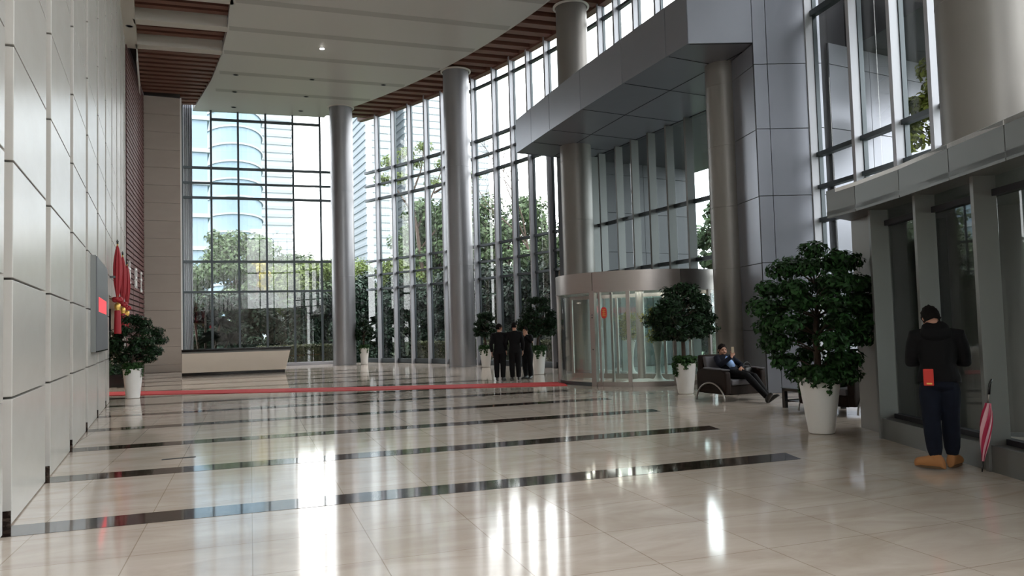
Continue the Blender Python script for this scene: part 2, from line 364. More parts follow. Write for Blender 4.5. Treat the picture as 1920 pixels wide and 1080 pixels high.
ZT=[(.12,.22,1),(3.85,.10,1),(4.6,.09,1),(5.34,.10,1),(8.6,.13,1),(9.36,.10,1),(10.1,.13,1),(12.52,.1,1)]
def curtain(n,label,angs,a0,a1,z0=0,z1=13.15,levels=ZT):
    W=window(n,label); gm=MB(); N=max(2,int(abs(a1-a0)/1.0))
    P=arcpts(RG,a0,a1,N)
    for i in range(N): gm.wall(P[i],P[i+1],.016,z0,z1)
    gm.build('glass',K['glass'],W)
    for z,h,_ in levels:
        if z<z0: continue
        if n==2 and z>12: a0,N=16,11
        t=MB(); Q=arcpts(RG-.06,a0,a1,N)
        for i in range(N): t.wall(Q[i],Q[i+1],.16,z-h/2,z+h/2)
        t.build('transom',K['frame'],W)
    for a_ in angs:
        c=arc(RG-.14,a_); rd=Vector((math.cos(R(a_)),math.sin(R(a_)))); td=Vector((-rd.y,rd.x))
        m_=MB(); m_.obox(c,rd*.13,td*.05,z0,z1); f_=m_.build('mullion_fin',K['fin'],W)
        MB().obox(arc(RG-.03,a_),rd*.05,td*.075,z0,z1).build('gasket',K['frame'],f_)
    return W
curtain(2,'curved glass wall with deep metal fins from the far corner to the entrance portal',[24.43,22.7,20.95,19.2,17.45,15.9,14.3,12.2,10.5,8.87,7.16,5.7],A_FAR,5.2)
curtain(3,'curved glass wall above the entrance canopy',[3.9,2.4,1.1,-.45,-2.1,-3.8,-5.5,-7.2,-9.0],5.2,-10.6,z0=9.2,z1=13.15,levels=[(10.1,.13,1),(12.52,.1,1)])
curtain(4,'curved glass wall right of the entrance portal above the vestibule',[-11.05,-13.03,-14.66,-16.02,-17.7,-19.4,-21.1,-22.8,-24.5,-26.2,-27.9,-29.6,-31.3,-33,-34.7,-36.4,-38.1],-10.6,A_NEAR)

# ------------------------------------------------------------------ ceiling
cl=MB(); 
# left edge curve of the smooth ceiling
LE=[(2.0,-9.2),(2.05,5),(2.15,20),(2.2,27.3),(2.3,30.2),(2.28,32.7),(2.08,36.3),(1.6,40.6),(1.5,far(1.5)+.2)]
pts=[(p.x,p.y) for p in arcpts(RI,A_NEAR+.4,28.0,60) if p.x>2.05]
pts=[p for p in pts if p[1]<far(p[0])+.1]
poly=LE[::-1]+[(p[0],p[1]) for p in pts]
poly=[(x,y) for x,y in poly]
cl.prism((LE[::-1]+pts+[(min(9.4,pts[-1][0]),far(9.3)+.1)]),ZC,ZC+.3)
ce=tag(cl.build('ceiling',K['ceil']),'smooth white curved lobby ceiling with grooves','ceiling',kind='structure')
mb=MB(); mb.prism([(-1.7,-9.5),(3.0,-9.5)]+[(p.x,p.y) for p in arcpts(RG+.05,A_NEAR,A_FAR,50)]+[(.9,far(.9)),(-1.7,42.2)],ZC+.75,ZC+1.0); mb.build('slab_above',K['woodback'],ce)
# grooves
for k in range(-6,5):
    y=27.2+2.62*k*1.0
    a_=(2.35,y); 
    x1=2.35
    for _ in range(400):
        x1+=.03
        if (x1-CX)**2+(y+SL*(x1-2.35)-CY)**2>(RI-.1)**2: break
    MB().wall(a_,(x1,y+SL*(x1-2.35)),.42,ZC-.004,ZC+.02).build('groove',K['groove'],ce)
# strip along the wall and cross beams between coffers
mb=MB(); mb.box(-1.3,-.8,-9,33.25,ZC,ZC+.5)
for k in range(-13,1):
    yl=32.97+2.62*k; a_=Vector((-.85,yl)); b_=Vector((2.3,yl-.36))
    mb.wall(a_,b_,.50,ZC,ZC+.5)
mb.build('coffer_beam',K['beam'],ce)
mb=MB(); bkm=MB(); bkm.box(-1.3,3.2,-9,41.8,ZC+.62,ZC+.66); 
mb2=MB()
for k in range(-13,1):
    yl=32.97+2.62*k
    for j in range(4):
        y=yl-2.62+.45+j*.52; mb.wall((-.8,y+.1),(2.4,y+.1-.36),.30,ZC+.4,ZC+.56)
y=33.6
while y<41:
    x0=-.80 if y<39.2 else .9
    mb2.wall((x0,y-.02*(x0+.8)),(2.45,y-.36),.30,ZC+.06,ZC+.22); y+=.55
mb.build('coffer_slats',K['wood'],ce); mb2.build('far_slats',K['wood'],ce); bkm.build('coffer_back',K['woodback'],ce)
# slat band between the smooth ceiling and the glass
mb=MB(); y=-8
def xin(rad,y,x0):   # point on line y=y0+SL*x hitting circle
    x=0
    lo,hi=-5,16
    for _ in range(40):
        q=(lo+hi)/2
        if (q-CX)**2+(y+SL*q-CY)**2<rad*rad: lo=q
        else: hi=q
    return lo
while y<42.5:
    a_=xin(RI-.05,y,0); b_=xin(RG+.05,y,0)
    if a_>2.0 and y+SL*b_<far(b_): mb.wall((a_,y+SL*a_),(b_,y+SL*b_),.38,ZC+.05,ZC+.25)
    y+=.78
mb.build('edge_slats',K['wood'],ce)
mb=MB(); P=arcpts(RI-.02,A_NEAR,27.2,60); Q=arcpts(RG+.05,A_NEAR,27.2,60)
for i in range(60): mb.prism([P[i],P[i+1],Q[i+1],Q[i]],ZC+.35,ZC+.4)
mb.build('edge_backing',K['woodback'],ce)
mb=MB(); P=arcpts(RG-.1,A_NEAR,26.3,60)
for i in range(60): mb.wall(P[i],P[i+1],.3,ZC-.02,ZC+.35)
mb.build('edge_beam',K['wood'],ce)
mb=MB(); mb.box(-.84,-.80,33.25,39.6,12.90,13.0); mb.box(-.84,-.80,33.25,38.4,12.5,12.54)
for i in range(17): mb.box(-.835,-.805,33.3+.31*i,33.3+.31*i+.16,12.54,12.90) if i%2 else mb.box(-.835,-.805,33.3+.31*i,33.3+.31*i+.05,12.54,12.90)
mb.build('perforated_trim',K['white'],ce)
# downlights
def downlight(x,y,lab,on=False):
    t=thing('downlight',lab,'ceiling light',(x,y,ZC),0,'recessed ceiling downlights')
    MB().lathe([(.095,-.012),(.13,-.012),(.13,.0),(.095,.0),(.095,-.012)],24,cap=False).build('trim_ring',K['steel'],t,world=False)
    MB().lathe([(.001,-.008 if not on else -.05),(.092,-.008 if not on else -.02)],24,cap=True).build('lens',K['lamp'] if on else K['joint'],t,world=False)
    if on:
        l=bpy.data.lights.new('lamp_light','SPOT'); l.energy=300; l.spot_size=R(100); l.shadow_soft_size=.1; o=bpy.data.objects.new('lamp_light',l); COL.objects.link(o); o.parent=t; o.location=(0,0,-.08)
downlight(5.92,30.74,'lit ceiling downlight, the only one switched on',True)
for x,y,s in [(3.02,35.16,'unlit downlight at the left of the ceiling, nearest of its row of three'),(3.18,37.68,'unlit downlight at the left of the ceiling, middle of its row of three'),(3.35,40.3,'unlit downlight at the left of the ceiling, farthest of its row of three'),
  (6.22,34.72,'unlit downlight behind the lit one, nearest of the middle row'),(6.4,37.36,'unlit downlight behind the lit one, middle of the middle row'),(6.56,39.9,'unlit downlight behind the lit one, farthest of the middle row'),
  (9.41,34.41,'unlit downlight nearest the curved slat edge of the ceiling'),(-1.0,30.85,'unlit downlight in the narrow strip above the stone wall')]: downlight(x,y,s)

# rear closure behind the camera: unseen glass added to light the lobby
W6=window(6,'unseen glass wall added behind the viewer to light the lobby')
MB().box(-1.5,4.8,-9.2,-9.17,.1,ZC+.1).build('glass',K['glass'],W6)
for i in range(5): MB().box(-1.4+1.5*i-.05,-1.4+1.5*i+.05,-9.3,-9.1,0,ZC+.1).build('mullion',K['frame'],W6)
tag(MB().box(-1.7,5.2,-9.35,-9.12,0,4.6).build('wall_rear',K['lime']),'unseen low stone wall under the added rear glass','wall',kind='structure')  # closes the lower part to cut its reflection in the far glass
for z in (8.6,12.5): MB().box(-1.5,4.8,-9.28,-9.12,z-.06,z+.06).build('transom',K['frame'],W6)

# ------------------------------------------------------------------ columns
def column(x,y,r,z0,z1,lab,m,joints,seam=True,clip=None):
    t=thing('column',lab,'column',(x,y,z0),0,'round metal columns along the curved glass wall')
    MB().lathe([(r,0),(r,z1-z0)],64).build('shaft',m,t,smooth=True,world=False,auto=40)
    for z in joints:
        MB().lathe([(r+.001,z-z0-.012),(r+.003,z-z0-.010),(r+.003,z-z0+.010),(r+.001,z-z0+.012)],64,cap=False).build('joint',K['steel'] if m is K['steel'] else K['clad'],t,smooth=True,world=False)
    MB().lathe([(r+.02,0),(r+.02,.05),(r,.055)],64).build('base_ring',K['steel'],t,smooth=True,world=False,auto=40)
    if z1>12: MB().lathe([(r+.02,z1-z0-.03),(r+.10,z1-z0-.03),(r+.10,z1-z0+.02)],64,cap=False).build('collar',K['beam'],t,smooth=True,world=False)
column(8.35,38.75,.57,0,ZC,'round aluminium column farthest from the entrance, at the corner of the far glass wall',K['steel'],[4.4,8.7])
column(11.92,31.6,.57,0,ZC,'round aluminium column standing left of the three men in black suits',K['steel'],[4.4,8.7])
column(13.4,23.7,.55,0,ZC,'round column passing up through the left end of the entrance canopy',K['clad'],[3.2,5.3,7.4])
column(12.7,15.0,.405,0,7.98,'slimmer round column under the right end of the entrance canopy, behind the man lounging',K['clad'],[1.4,2.9,4.4,5.9,7.4])
column(10.75,7.05,.62,0,ZC,'thick round column above the vestibule roof at the right edge',K['clad'],[6.1,8.3])

# ------------------------------------------------------------------ entrance canopy and portal
FX=[(11.78,25.2),(11.62,23.6),(11.45,21.9),(11.24,19.5),(11.08,17.0),(10.97,14.9),(10.93,14.0)]
ZB,ZTP=7.95,9.15
can=thing('entrance_canopy','dark metal canopy box projecting above the revolving door','canopy',(11.5,20,ZB))
pp=Vector((13.6,12.89)); pl0=Vector((10.93,14.0)); pdir=(pp-pl0).normalized(); pn=Vector((pdir.y,-pdir.x))
for i in range(len(FX)-1):
    a_=Vector(FX[i]); b_=Vector(FX[i+1]); dd=(b_-a_).normalized()*.008
    MB().wall(a_+dd,b_-dd,.06,ZB,ZTP,side=(1 if ((b_-a_).normalized().y<0) else -1)).build('fascia_panel',K['panel'],can,bevel=.004)
MB().prism([(x+.035,y) for x,y in FX]+[(12.35,13.48),(12.85,14.7),(15.0,15.4),(15.0,25.6)],ZB+.02,ZB+.05).build('soffit',K['panel'],can)
MB().prism([(x+.035,y) for x,y in FX]+[(14.2,13.2),(14.3,25.6)],ZTP-.06,ZTP-.02).build('roof',K['panel'],can)
MB().prism([(x+.05,y) for x,y in FX]+[(14.2,13.9),(14.3,25.4)],ZB+.1,ZTP-.1).build('core',K['joint'],can)
jm=MB()
for i in range(1,len(FX)-1):
    a_=Vector(FX[i])+Vector((.04,0)); jm.wall(a_,(15.0,a_.y+.25),.02,ZB+.012,ZB+.022)
Pm=[(x+1.6,y+.05) for x,y in FX]
for i in range(len(Pm)-1): jm.wall(Pm[i],Pm[i+1],.02,ZB+.012,ZB+.022)
jm.build('soffit_joints',K['joint'],can)
MB().wall((11.80,25.2),(13.95,25.45),.06,ZB,ZTP,side=-1).build('end_panel',K['panel'],can)
# light end plane: upper part closes the canopy, lower part reaches the floor
def clad_wall(nm,label,p,q,zs,us,t=.06,side=1,m=None,cat='wall',parent=None):
    p=Vector(p); q=Vector(q); d=(q-p); L=d.length; d.normalize()
    root=parent or tag(empty(nm,(p.x,p.y,0)),label,cat,kind='structure')
    bm_=MB(); g=.007
    for i in range(len(us)-1):
        for j in range(len(zs)-1):
            bm_.wall(p+d*(us[i]*L+g),p+d*(us[i+1]*L-g),t,zs[j]+g,zs[j+1]-g,side=side)
    bm_.build('cladding',m or K['panel'],root,bevel=.003)
    n=Vector((-d.y,d.x))*(t*.5*side)
    MB().wall(p+n*1.2,q+n*1.2,t*.4,zs[0],zs[-1],side=side).build('joint_backing',K['joint'],root)
    return root
PZ=[0,1.40,2.92,4.43,5.96,7.45,9.15,10.9,13.0]
pA=pl0; pB=Vector((12.30,13.43)); L_=(pp-pl0).length
tB=(pB-pl0).length; 
clad_wall('wall_portal','pale violet grey metal cladding beside the entrance, facing the lobby',pB,Vector((13.75,12.83)),PZ,[0,.2,.79,1.0],side=1)
clad_wall('x','',pA+pdir*.0,pB,[7.95,9.15],[0,1],side=1,parent=tag(empty('wall_canopy_end',(pA.x,pA.y,0)),'pale metal end panel of the canopy box','wall',kind='structure'))
clad_wall('wall_portal_side','dark metal cladding on the inner side of the entrance portal, right of the slim column',Vector((12.72,14.75)),pB+Vector((.03,.02)),PZ[:6]+[7.95],[0,1],side=1)
mb=MB(); mb.prism([(12.80,14.7),(12.40,13.52),(13.8,12.95),(14.6,12.9),(15.0,15.4)],0,9.1); tag(mb.build('wall_portal_core',K['joint']),'dark core of the portal wall','wall',kind='structure')
clad_wall('wall_portal_left','dark metal cladding at the left side of the entrance portal',Vector((13.62,25.15)),Vector((15.1,25.3)),PZ[:6]+[7.95],[0,1],side=1)
mb=MB(); mb.prism([(13.66,25.22),(15.1,25.36),(15.1,25.9),(13.75,25.8)],0,9.1); tag(mb.build('wall_portal_pier',K['joint']),'dark pier where the curved glass meets the portal','wall',kind='structure')
# recessed portal glazing
W5=window(5,'dark glass wall with vertical fins recessed under the entrance canopy')
MB().wall((15.02,15.3),(15.02,25.3),.016,0,ZB).build('glass',K['vglass'],W5)
for y in (24.9,24.35,23.2,22.2,21.2,20.2,19.2,18.1,17.1,16.2): MB().box(14.72,15.0,y-.045,y+.045,0,ZB).build('mullion_fin',K['vmetal'],W5)
for z in (2.9,3.55,5.35): MB().box(14.92,15.06,15.3,25.3,z-.06,z+.06).build('transom',K['frame'],W5)
# outer porte-cochere
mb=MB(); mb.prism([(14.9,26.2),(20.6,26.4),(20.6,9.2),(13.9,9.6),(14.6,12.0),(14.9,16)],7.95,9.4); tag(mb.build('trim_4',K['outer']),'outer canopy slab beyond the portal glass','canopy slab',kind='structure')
clad_wall('wall_outer_left','metal clad wall outside beyond the portal glass, shade put into its colour',Vector((15.1,25.35)),Vector((19.9,25.8)),PZ[:6]+[7.95],[0,.25,.5,.75,1],side=1,m=K['outer'])
clad_wall('wall_outer_right','pale violet grey clad wall outside, seen through the upper glass right of the portal',Vector((13.95,12.80)),Vector((20.4,13.3)),PZ[:6]+[7.95],[0,.22,.44,.66,.88,1],side=1)
mb=MB(); mb.prism([(14.0,12.9),(20.4,13.4),(20.4,14.9),(15.1,15.3)],0,7.94); tag(mb.build('wall_outer_core',K['outer']),'clad outer wall of the portal, right of its glass, colour darkened for shade','wall',kind='structure')

# ------------------------------------------------------------------ vestibule on the right
VS=Vector((8.78,7.51)); vdir=Vector((-.42,-.907)).normalized(); vn=Vector((-.907,.42)).normalized()
def vp(k,off=0): return VS+vdir*(1.19*k)+vn*off      # off>0 into the lobby
fr=[(8.66,8.12),(8.48,7.46),(8.08,6.46),(7.61,5.47),(7.2,4.6),(6.78,3.7),(6.35,2.8),(5.92,1.9)]
ves=tag(empty('wall_vestibule',(8.7,7.5,0)),'dark grey metal and glass vestibule front on the right','vestibule',kind='structure')
for i in range(len(fr)-1):
    a_=Vector(fr[i]); b_=Vector(fr[i+1]); dd=(b_-a_).normalized()*.006
    MB().wall(a_+dd,b_-dd,.05,3.05,3.44,side=1).build('fascia_panel',K['front'],ves,bevel=.002)
rt=[vp(-.9,-.45)]+[vp(k,-.45) for k in range(0,6)]
MB().prism(fr+[(10.5,0.5),(12.9,4.5),(13.0,8.2),(10.2,8.7)],3.08,3.14).build('soffit',K['front'],ves)
mb=MB(); 
for k in range(0,6):
    t_=MB(); c=vp(k,-.12); t_.obox(c,vn*.12,vdir*.03,0,3.08); f_=t_.build('fin',K['vmetal'],ves,bevel=.002)
    MB().obox(vp(k,.004),vn*.008,vdir*.034,0,3.08).build('bright_edge',K['fin'],f_)
    for o_ in (-.225,-.18):
        MB().obox(vp(k,o_)-vdir*.035,vn*.012,vdir*.012,.3,3.06).build('gasket',K['joint'],f_)
MB().wall(vp(-.0,-.25),vp(5.2,-.25),.02,0.25,3.08).build('glass',K['vglass'],ves)
MB().wall(vp(-.05,-.15),vp(5.2,-.15),.24,0,.27).build('plinth',K['front'],ves)
MB().wall(vp(-.05,-.24),vp(5.2,-.24),.10,.27,.33).build('sill',K['joint'],ves)
MB().wall(vp(-.05,-.24),vp(5.2,-.24),.10,2.86,2.93).build('head_rail',K['joint'],ves)
MB().wall(vp(-.92,-.26),vp(-.04,-.26),.06,0,3.08).build('end_panel',K['clad'],ves)
MB().wall(vp(-.92,-.26),vp(-.92,-3.6),.06,0,3.08,side=1).build('return_wall',K['front'],ves)
MB().wall(vp(5.2,0),vp(5.2,-5.5),.1,0,3.2).build('near_return',K['front'],ves)
# rising flashing from fascia to glass
bk=[arc(RG-.1,a_) for a_ in (-13.2,-15.0,-17.0,-20.0,-23.5,-27,-30.5,-34)]
m_=MB(); fr2=[Vector((8.6,7.9)),Vector((8.46,7.42)),Vector((8.08,6.46)),Vector((7.61,5.47)),Vector((7.2,4.6)),Vector((6.78,3.7)),Vector((6.35,2.8)),Vector((5.92,1.9))]
bz=[3.9,4.35,4.62,4.7,4.7,4.7,4.7,4.7]
vs=[(p.x,p.y,3.44) for p in fr2]+[(p.x,p.y,z) for p,z in zip(bk,bz)]
vs+=[(x,y,z-.05) for x,y,z in vs]; fs=[]
for i in range(7): fs+=[(i,i+1,9+i,8+i),(16+i,24+i,25+i,17+i),(i,16+i,17+i,i+1)]
m_.add(vs,fs); m_.build('flashing',K['white'],ves)
# ------------------------------------------------------------------ people
def V(*a): return Vector(a)
def remesh(o,vox,smooth=2):
    m=o.modifiers.new('remesh','REMESH'); m.mode='VOXEL'; m.voxel_size=vox; m.use_smooth_shade=True
    if smooth: s=o.modifiers.new('smooth','SMOOTH'); s.iterations=smooth; s.factor=.5
def loft(mb,secs,n=20):
    rs=[]
    for c,u,v in secs: rs.append([c+u*math.cos(2*PI*j/n)+v*math.sin(2*PI*j/n) for j in range(n)])
    mb.rings(rs)
def torso(mb,P,spec,g=0.0):
    # spec: list of (t along spine 0 pelvis..1 neck base, half width, half depth)
    pel,ch,nk=P['pelvis'],P['chest'],P['neck']; hu=P.get('hipax',V(1,0,0)).normalized(); su=P.get('shax',V(1,0,0)).normalized()
    def sp(t):
        if t<.55: q=t/.55; return pel.lerp(ch,q)
        q=(t-.55)/.45; return ch.lerp(nk,q)
    secs=[]
    for t,w_,d_ in spec:
        c=sp(max(0,t)) if t>=0 else pel+(pel-ch).normalized()*(-t)
        tt=(sp(min(1,max(t,0)+.05))-sp(max(0,min(t,1)-.05))).normalized(); u=hu.lerp(su,max(0,min(1,t))).normalized(); v=tt.cross(u).normalized(); u=v.cross(tt).normalized()
        secs.append((c,u*(w_+g),v*(d_+g)))
    loft(mb,secs)
def hand(mb,w_,d,n,curl=.35,side=1,s=1.0,thumbc=.3):
    # w_ wrist, d pointing along hand, n = back-of-hand normal ; fingers curl away from n
    d=d.normalized(); n=(n-d*n.dot(d)).normalized(); x=d.cross(n)*side    # thumb side = -x
    mb.tube([w_-d*.02*s,w_+d*.02*s,w_+d*.06*s,w_+d*.092*s],[.026*s,.030*s,.037*s,.036*s],12,squash=.45,ref=n)
    L=[.070,.078,.073,.058]
    for i in range(4):
        b=w_+d*(.085 if i else .082)*s+x*(-.028+.0187*i)*s; c=curl*(1+.12*i); pts=[b]; a_=c*.5
        for k,fr_ in enumerate((.45,.32,.23)):
            pts.append(pts[-1]+(d*math.cos(a_)-n*math.sin(a_))*L[i]*fr_*s*1.05); a_+=c*1.15
        mb.tube(pts,[.0095*s,.0092*s,.0085*s,.0072*s],8)
    b=w_+d*.02*s-x*.024*s; 
    mb.tube([b,b+(d*.6-x*.75-n*.1)*.035*s,b+(d*.6-x*.75-n*.1)*.035*s+(d*.9-x*.25-n*thumbc)*.032*s,b+(d*.6-x*.75-n*.1)*.035*s+(d*.9-x*.25-n*thumbc)*.032*s+(d*.9-n*thumbc)*.024*s],[.014*s,.0125*s,.011*s,.009*s],8)
def head_geo(mb,c,M,s=1.0):
    def T(p): return c+M@(Vector(p)*s)
    n,m=26,18; rs=[]
    for i in range(1,m):
        th=PI*i/m; z=-math.cos(th)*.118; r=math.sin(th); ring=[]
        for j in range(n):
            ph=2*PI*j/n; x=r*math.cos(ph)*.077; y=r*math.sin(ph)*.096
            if z<-.02:               # jaw narrows, chin comes forward
                q=(-z-.02)/.098; x*=1-.28*q; 
                if y>0: y*=1-.06*q
                else: y*=1-.40*q; 
                y+=.012*q
            if z>.02 and y<0: y*=1.06
            if y>.06 and -.015<z<.03: y-=.004
            ring.append(T((x,y,z)))
        rs.append(ring)
    mb.rings(rs)
    mb.tube([T((0,.088,.018)),T((0,.104,-.012)),T((0,.108,-.028))],[.007*s,.011*s,.014*s],8)
    mb.ell(T((0,.096,-.032)),(.018*s,.012*s,.009*s),10,7,M)
    mb.ell(T((0,.090,-.058)),(.026*s,.012*s,.011*s),10,7,M)
    mb.ell(T((0,.086,-.095)),(.024*s,.018*s,.016*s),10,7,M)
    for sx in (-1,1):
        mb.ell(T((sx*.077,-.008,-.005)),(.009*s,.020*s,.032*s),10,7,M)
        mb.ell(T((sx*.035,.080,-.028)),(.024*s,.016*s,.020*s),10,7,M)
        mb.ell(T((sx*.032,.084,.030)),(.024*s,.012*s,.008*s),10,7,M)
def hair_geo(mb,c,M,s=1.0,seed=0,top=.0):
    def T(p): return c+M@(Vector(p)*s)
    n,m=34,20; rs=[]
    for i in range(0,m):
        th=PI*.5*1.32*(1-i/(m-1)); ring=[]
        for j in range(n):
            ph=2*PI*j/n; front=max(0,math.sin(ph)); t2=th*(1-.54*front**1.1) if th>PI*.2 else th
            z=math.cos(t2)*(.124+top)+.004; r=math.sin(t2)
            p=Vector((r*math.cos(ph)*.083,r*math.sin(ph)*.104-.005,z)); nz=noise.noise(p*45+Vector((seed,0,0)))*.016
            p+=p.normalized()*nz; ring.append(T(p))
        rs.append(ring)
    k=len(mb.v); mb.rings(rs,cap=True)
def shoe(mb,ank,fwd,s=1.0,h=.07,boot=0):
    if boot: s=1.06
    fwd=fwd.normalized(); up=V(0,0,1); 
    if abs(fwd.z)>.3: up=(V(0,0,1)-fwd*fwd.z).normalized()
    x=fwd.cross(up); up=x.cross(fwd).normalized()
    base=ank-up*(.085)
    secs=[]
    for t,w_,hh in [(-.09,.02,.02),(-.075,.038,.05),(-.045,.044,.07),(0,.046,.075),(.05,.050,.066),(.10,.054,.056),(.15,.054,.050),(.185,.046,.044),(.205,.024,.034)] if boot else [(-.085,.010,.012),(-.075,.030,.040),(-.045,.038,.058),(0,.040,.064),(.05,.043,.056),(.10,.048,.040),(.15,.048,.032),(.185,.036,.026),(.205,.012,.014)]:
        c=base+fwd*t*s+up*(hh*(1+(s-1)*.6)); secs.append((c,x*w_*s,up*hh*(1+(s-1)*.6)))
    loft(mb,secs,16)
    mb.tube([base+up*.06-fwd*.01,base+up*.13,ank+up*(.03+boot)],[.046,.052,.050] if boot else [.040,.041,.042],14)
def person(name_loc,rz,label,P,cl,vox=.010,group=None,hs=1.0,headtop=0):
    t=thing('person',label,'person',name_loc,rz,group)
    b=MB()
    torso(b,P,[(-.13,.05,.05),(-.10,.13,.09),(0,.155,.105),(.28,.135,.095),(.55,.155,.110),(.78,.170,.105),(.93,.115,.08),(1.0,.06,.06)])
    nk,hd=P['neck'],P['head']; M=P['hrot']
    b.tube([P['chest'].lerp(nk,.7),nk,nk.lerp(hd,.5),hd-M@V(0,0.01,.03)],[.075,.060,.056,.055],14)
    head_geo(b,hd,M,hs)
    for s in 'LR':
        sh,el,wr=P['sh'+s],P['el'+s],P['wr'+s]; c0=P['chest'].lerp(nk,.6)
        b.tube([c0.lerp(sh,.5),sh,sh.lerp(el,.35),el,el.lerp(wr,.3),wr],[.06,.056,.050,.040,.042,.027],12)
        hd_,hn,cu=P['hand'+s]; hand(b,wr,hd_,hn,cu,side=(1 if s=='L' else -1))
        hp,kn,an=P['hip'+s],P['kn'+s],P['an'+s]
        b.tube([hp,hp.lerp(kn,.3),hp.lerp(kn,.75),kn,kn.lerp(an,.3),kn.lerp(an,.75),an],[.088,.083,.064,.055,.056,.040,.036],14)
        ff=P['foot'+s].normalized(); b.tube([an+ff*-.03+V(0,0,-.03),an+ff*.06-V(0,0,.045),an+ff*.13-V(0,0,.055)],[.036,.036,.026],10)
    o=b.build('body',K['skin'],t,world=False,smooth=True); remesh(o,vox*.75,1)
    h=MB(); hair_geo(h,hd,M,hs,seed=len(label),top=headtop); h.build('hair',K['hair'],t,world=False,smooth=True)
    e=MB()
    for sx in (-1,1):
        ee=MB(); ee.ell(hd+M@(V(sx*.031,.0865,.012)*hs),(.011*hs,.006*hs,.005*hs),10,7,M); ee.build('eye',K['hair'],t,world=False,smooth=True)
        eb=MB(); eb.tube([hd+M@(V(sx*.014,.096,.032)*hs),hd+M@(V(sx*.034,.094,.036)*hs),hd+M@(V(sx*.052,.080,.031)*hs)],.0035*hs,6); eb.build('eyebrow',K['hair'],t,world=False,smooth=True)
    # upper garment
    g=cl.get('g',.02); j=MB(); lo=cl.get('hem',-.12)
    torso(j,P,[(lo,.165+cl.get('hw',0),.12),(0,.165+cl.get('hw',0),.118),(.28,.150,.112),(.55,.175,.125),(.78,.190,.118),(.93,.125,.092),(1.02,.068,.070)],g*.6)
    for s in 'LR':
        sh,el,wr=P['sh'+s],P['el'+s],P['wr'+s]; c0=P['chest'].lerp(nk,.6)
        we=el.lerp(wr,cl.get('cuff',.93))
        j.tube([c0.lerp(sh,.5),sh+(sh-c0)*.02,sh.lerp(el,.35),sh.lerp(el,.8),el,el.lerp(wr,.25),el.lerp(wr,.7),we],[.07+g,.062+g*.6,.058+g*.6,.050+g*.6,.050+g*.5,.050+g*.5,.042+g*.3,.038+g*.2],14)
    o=j.build(cl.get('upname','jacket'),cl['up'],t,world=False,smooth=True); remesh(o,vox,2)
    # trousers
    q=MB(); lg=cl.get('lg',.014)
    torso(q,P,[(-.135,.06,.06),(-.11,.14,.10),(0,.16,.115),(.2,.148,.108)],.006+lg*.5)
    for s in 'LR':
        hp,kn,an=P['hip'+s],P['kn'+s],P['an'+s]
        q.tube([hp+(hp-kn).normalized()*.04,hp.lerp(kn,.25),hp.lerp(kn,.7),kn,kn.lerp(an,.3),kn.lerp(an,.7),kn.lerp(an,cl.get('leglen',.97))],[.09,.094+lg,.075+lg,.066+lg,.066+lg,.056+lg,.050+lg*cl.get('ankle',1)],14)
    o=q.build('trousers',cl['low'],t,world=False,smooth=True); remesh(o,vox,2)
    for s in 'LR':
        f_=MB(); shoe(f_,P['an'+s],P['foot'+s],boot=cl.get('boot',0)); o=f_.build('boot' if cl.get('boot') else 'shoe',cl['shoe'],t,world=False,smooth=True); remesh(o,.008,1)
        if cl.get('boot'):
            f2=MB(); an=P['an'+s]; ff=P['foot'+s].normalized(); x=ff.cross(V(0,0,1)); b0=an-V(0,0,.085)
            f2.rings([[b0+ff*(c_*.155+.063)+x*(s_*.054)+V(0,0,z_) for c_,s_ in [(math.cos(2*PI*k/20),math.sin(2*PI*k/20)) for k in range(20)]] for z_ in (.0,.024)])
            f2.build('sole',K['sole'],t,world=False)
    return t
def yawm(yaw,pitch=0,roll=0): return Matrix.Rotation(yaw,3,'Z')@Matrix.Rotation(pitch,3,'X')@Matrix.Rotation(roll,3,'Y')
def standing(h=1.0,hy=0,hp=0,arms='side',lean=0,fx=.095):
    P=dict(pelvis=V(0,0,.96*h),chest=V(0,.015+lean*.5,1.24*h),neck=V(0,.0+lean,1.49*h),head=V(0,.03+lean*1.2,1.635*h),hrot=yawm(hy,hp))
    for s,x in (('L',-1),('R',1)):
        P['hip'+s]=V(x*.09,0,.92*h); P['kn'+s]=V(x*(fx+.005),.02,.50*h); P['an'+s]=V(x*fx,-.02,.09); P['foot'+s]=V(x*.2,1,0)
        P['sh'+s]=V(x*.19,lean,1.42*h)
        if arms=='side': P['el'+s]=V(x*.25,-.03+lean,1.13*h); P['wr'+s]=V(x*.25,.04+lean,.88*h); P['hand'+s]=(V(0,.1,-1),V(x,0,0),.35)
        else: P['el'+s]=V(x*.27,.02+lean,1.13*h); P['wr'+s]=V(x*.10,.26+lean,1.16*h); P['hand'+s]=(V(-x*.5,.6,.5),V(x*.3,.2,.9),.9)
    return P
